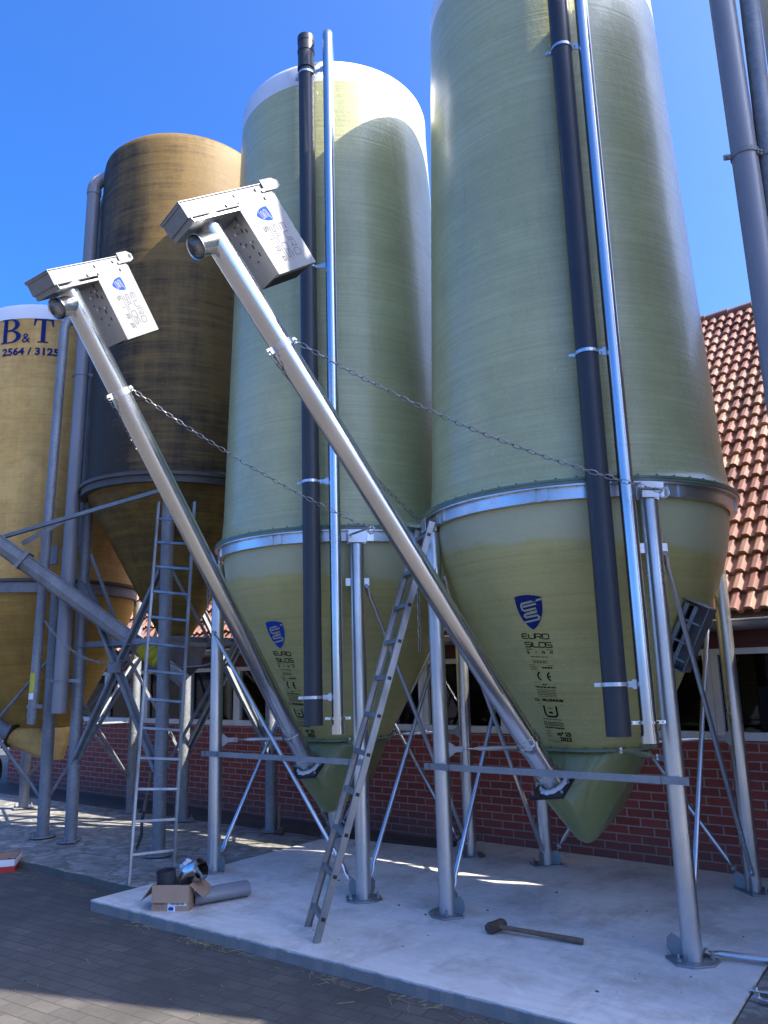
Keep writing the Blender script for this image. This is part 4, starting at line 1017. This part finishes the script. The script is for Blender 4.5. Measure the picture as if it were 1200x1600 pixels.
# cardboard box of fittings
bc = gnd(266, 1424); bc.z = 0
ux = (gnd(296, 1424)-gnd(237, 1424)).normalized(); uy = V3(-ux.y, ux.x, 0); BW, BD, BH = .225/1, .25, .17
bw = (gnd(296, 1424)-gnd(237, 1424)).length/2
t = thing('cardboard_box', bc, 'open brown cardboard box of fittings on the corner of the new slab', 'box')
o = bc+uy*.0
b = MB(); th = .004
b.box(o+uy*.004+V3(0, 0, BH/2), ux*bw, uy*th, V3(0, 0, BH/2)); b.box(o+uy*BD+V3(0, 0, BH/2), ux*bw, uy*th, V3(0, 0, BH/2))
for s_ in (-1, 1): b.box(o+uy*BD/2+ux*s_*(bw-th)+V3(0, 0, BH/2), ux*th, uy*(BD/2-.009), V3(0, 0, BH/2))
b.box(o+uy*BD/2+V3(0, 0, .004), ux*(bw-.01), uy*(BD/2-.01), V3(0, 0, .003)); b.obj('carton', 'card', t, False)
def flap(p, along, out, ln): return MB().box(p+out*ln/2, along, out*ln/2, along.cross(out).normalized()*.003)
flap(o+V3(0, 0, BH), ux*bw, (-uy*.25+V3(0, 0, 1)*.97*0+V3(0, 0, -.0)-uy*.0).normalized(), .0001)
fl = flap(o-uy*.001+V3(0, 0, BH-.001), ux*(bw-.002), (-uy*.16+V3(0, 0, -.98)).normalized(), .11).obj('flap', 'card', t, False, label='front flap folded down')
flap(o+uy*BD/2-ux*bw+V3(0, 0, BH), uy*BD*.48, (-ux*.62+V3(0, 0, -.78)).normalized(), .13).obj('flap', 'card', t, False)
flap(o+uy*BD/2+ux*bw+V3(0, 0, BH), uy*BD*.48, (ux*.75+V3(0, 0, -.62)).normalized(), .13).obj('flap', 'card', t, False)
flap(o+uy*BD+V3(0, 0, BH), ux*bw*.98, (uy*.6+V3(0, 0, -.8)).normalized(), .11).obj('flap', 'card', t, False)
lf = Flat(o-uy*.001, ux, V3(0, 0, 1), -uy, .001)
b = MB(); poly(b, [(-.02, .035), (.118, .035), (.118, .062), (-.02, .062)], lf); poly(b, [(-.02, .0), (.035, .0), (.035, .034), (-.02, .034)], lf); lbl = b.obj('shipping_label', 'white', t, False)
lf2 = Flat(o-uy*.003, ux, V3(0, 0, 1), -uy, .001)
b = MB(); text(b, '10 0 332 352', .018, lf2, .05, .042, bold=.0006); stroke(b, [(-.015, .058), (.11, .058)], .002, lf2); b.obj('label_print', 'ink', lbl, False)
b = MB(); poly(b, [(-.012, .006), (.022, .006), (.026, .018), (.018, .029), (-.008, .029), (-.015, .018)], lf2); b.obj('label_emblem', 'blue', lbl, False)
b = MB(); text(b, 'DN 200', .020, lf2, -.08, .042); text(b, 'CAX 10', .020, lf2, -.08, .016); b.obj('carton_print', 'wood', t, False)
# fittings standing in the box
f1 = o+uy*.12-ux*.06
tag(MB().pipe(f1+V3(0, 0, .03), f1+V3(-.01, -.02, .245), .068, .005, 32).obj('pipe_socket', 'plast'), 'dark plastic pipe socket standing up in the cardboard box', 'pipe socket')
f2 = o+uy*.14+ux*.075
b = MB(); R = .1; pts = [f2+V3(0, 0, .05), f2+V3(0, 0, .14)]
for i in range(1, 7): a_ = math.radians(75)*i/6; pts.append(f2+V3(0, 0, .14)+V3(0, 0, R*math.sin(a_))+(ux*.9-uy*.4)*R*(1-math.cos(a_)))
pts.append(pts[-1]+(pts[-1]-pts[-2]).normalized()*.05); b.path(pts, .074, 28, False)
tag(b.obj('pipe_elbow', 'tube'), 'shiny metal pipe elbow sticking up from the cardboard box', 'pipe elbow')
b = MB(); bmesh.ops.create_icosphere(b.b, subdivisions=4, radius=1)
for q in b.b.verts:
    n_ = q.co.copy(); k = 1+.16*math.sin(n_.x*5+n_.z*3)+.12*math.sin(n_.y*7-n_.x*4)+.05*math.sin(n_.z*15+n_.y*7)
    q.co = f2+uy*.03+V3(n_.x*.07*k-.045, n_.y*.05*k+.03, n_.z*.05*k+.235)
tag(b.obj('plastic_bag', 'silver'), 'crumpled clear plastic bag on top of the metal elbow', 'bag')
p0, p1 = gnd(300, 1402, .055), gnd(358, 1392, .055); d = (p1-p0).normalized(); u = V3(-d.y, d.x, 0)
b = MB(); n = 28; e = lambda p, k: [p+u*.085*k*math.cos(2*PI*j/n)+V3(0, 0, 1)*.052*k*math.sin(2*PI*j/n) for j in range(n)]
p1 = p0+d*.42
b.rings([e(p0, 1), e(p1, 1), e(p1, .92), e(p0, .92)], close=True); tag(b.obj('pipe_piece', 'greyp'), 'short grey plastic pipe piece lying beside the cardboard box', 'pipe')
# red carton at the left
rc = gnd(5, 1352, ZY); rc.z = ZY+.001
t = thing('red_carton', rc, 'open red and white carton lying on the paving at the left', 'carton')
ux = (gnd(38, 1342, ZY)-gnd(18, 1366, ZY)).normalized(); uy = V3(-ux.y, ux.x, 0)
cc = gnd(22, 1356, ZY)+uy*.17; hx_, hy_, hh = .17, .20, .11
b = MB()
for s_ in (-1, 1):
    b.box(cc+ux*s_*hx_+V3(0, 0, hh/2), ux*.004, uy*hy_, V3(0, 0, hh/2)); b.box(cc+uy*s_*hy_+V3(0, 0, hh/2), ux*(hx_-.004), uy*.004, V3(0, 0, hh/2))
b.box(cc+V3(0, 0, .004), ux*(hx_-.005), uy*(hy_-.005), V3(0, 0, .003)); b.obj('carton', 'red', t, False)
b = MB()
for s_ in (-1, 1): b.box(cc+ux*s_*(hx_+.0048)+V3(0, 0, hh*.72), ux*.0008, uy*hy_, V3(0, 0, hh*.26)); b.box(cc+uy*s_*(hy_+.0048)+V3(0, 0, hh*.72), ux*hx_, uy*.0008, V3(0, 0, hh*.26))
b.obj('white_band', 'white', t, False)
b = MB(); b.box(cc+V3(0, 0, .012), ux*(hx_-.01), uy*(hy_-.01), V3(0, 0, .002))
for s_ in (-1, 1): b.box(cc+ux*s_*(hx_-.0055)+V3(0, 0, hh/2+.004), ux*.0008, uy*(hy_-.006), V3(0, 0, hh/2-.006)); b.box(cc+uy*s_*(hy_-.0055)+V3(0, 0, hh/2+.004), ux*(hx_-.008), uy*.0008, V3(0, 0, hh/2-.006))
b.obj('lining', 'card', t, False)
lid = (uy*.75+V3(0, 0, .66)).normalized()
MB().box(cc+uy*(hy_+.006)+V3(0, 0, hh)+lid*.13, ux*hx_, lid*.13, ux.cross(lid)*.003).obj('lid', 'red', t, False)
# rods on the concrete at the right
r0, r1 = gnd(1096, 1486, .035), gnd(1215, 1503, .03)
tag(rod(None, r0, r0+(r1-r0)*1.5, .018, 'galv', 'spare_brace'), 'galvanised brace rod lying at the foot of the front right leg', 'rod')
for i, (ya, yb, lb_) in enumerate(((1546, 1552, 'upper of two loose galvanised bars on the slab by the right edge'), (1556, 1566, 'lower of two loose galvanised bars on the slab by the right edge'))):
    r0, r1 = gnd(1172+i*4, ya, .012), gnd(1210, yb, .012); tag(rod(None, r0, r0+(r1-r0).normalized()*.6, .014, 'galv', 'loose_bar'), lb_, 'bar', 'loose bars')
e0 = V3(-1.64, 4.72, 0)
# galvanised motor frame behind the right silo
Y_ = 5.16
ca, cbp, cc_ = at(1060, 938, Y_), at(1108, 951, Y_), at(1066, 1051, Y_)
t = thing('motor_frame', (cbp+cc_)/2, 'tilted galvanised open motor frame beside the right green hopper, behind its front leg', 'motor frame')
al = (cc_-cbp); L_ = al.length; al.normalize(); ac = (ca-cbp); ac -= al*ac.dot(al); W_ = ac.length*1.15; ac.normalize(); an = al.cross(ac).normalized()
if an.y > 0: an = -an
b = MB(); o = cbp
b.box(o+al*L_/2+ac*W_/2-an*.16, al*L_/2, ac*W_/2, an*.003)
for k_ in (0, W_): b.box(o+al*L_/2+ac*k_-an*.08, al*L_/2, ac*.003, an*.078)
for k_ in (0, L_): b.box(o+al*k_+ac*W_/2-an*.08, al*.003, ac*(W_/2-.004), an*.077)
b.obj('frame', 'sheet', t, False, .002)
b = MB()
for k_ in (.35, .62): b.bar(o+al*.02+ac*W_*k_-an*.02, o+al*(L_-.02)+ac*W_*k_-an*.02, .025, .025, an)
for k_ in (.28, .6, .85): b.bar(o+al*L_*k_+ac*.01-an*.01, o+al*L_*k_+ac*(W_*.6)-an*.01, .012, .03, an)
b.obj('slide_rails', 'old', t, False)
b = MB(); b.box(o+al*L_*.45+ac*W_*.75-an*.10, al*L_*.36, ac*W_*.2, an*.055); b.obj('motor', 'dark', t, False, .01)
# straw and crumbs along the slab edge
b = MB()
spots = [(-5.0, .10), (-4.45, .07), (-4.2, .16), (-3.2, .25), (-2.6, .3), (-2.0, .2)]
for i in range(170):
    if random.random() < .7: cx_, sx_ = random.choice(spots); x = random.gauss(cx_, sx_); y = 3.51+(x+5.7)*.025-abs(random.gauss(0, .04))-.005
    elif random.random() < .6: x, y = random.uniform(-8, -5.7), 3.83-abs(random.gauss(0, .035))
    else: x = random.uniform(-5.6, -1.2); y = 3.5-random.random()**2*1.0
    L_ = random.uniform(.015, .10); a_ = random.uniform(-1.2, 1.2); p = V3(x, y, ZY+.003+random.uniform(0, .008))
    b.path([p, p+V3(math.cos(a_)*L_*.5, math.sin(a_)*L_*.5, random.uniform(0, .008)), p+V3(math.cos(a_+.2)*L_, math.sin(a_+.2)*L_, 0)], random.uniform(.0007, .0013), 4)
o = b.obj('straw', 'straw'); tag(o, 'dry straw scattered along the foot of the concrete slab', 'straw', kind='stuff')
b = MB()
for i in range(70):
    x, y = random.uniform(-5.5, -1.4), random.uniform(3.7, 6.6)
    r_ = random.choice((.004, .004, .005, .007, .012))
    b.sphere(V3(x, y, r_*.3), r_, (1, random.uniform(.5, 1), .35), 6)
for i in range(160):
    x, y = random.uniform(-8, -.9), random.uniform(1.9, 3.5); b.sphere(V3(x, y, ZY+.003), random.uniform(.004, .010), (1, .8, .5), 6)
tag(b.obj('debris', 'wood'), 'small crumbs of dirt scattered over slab and paving', 'debris', kind='stuff')
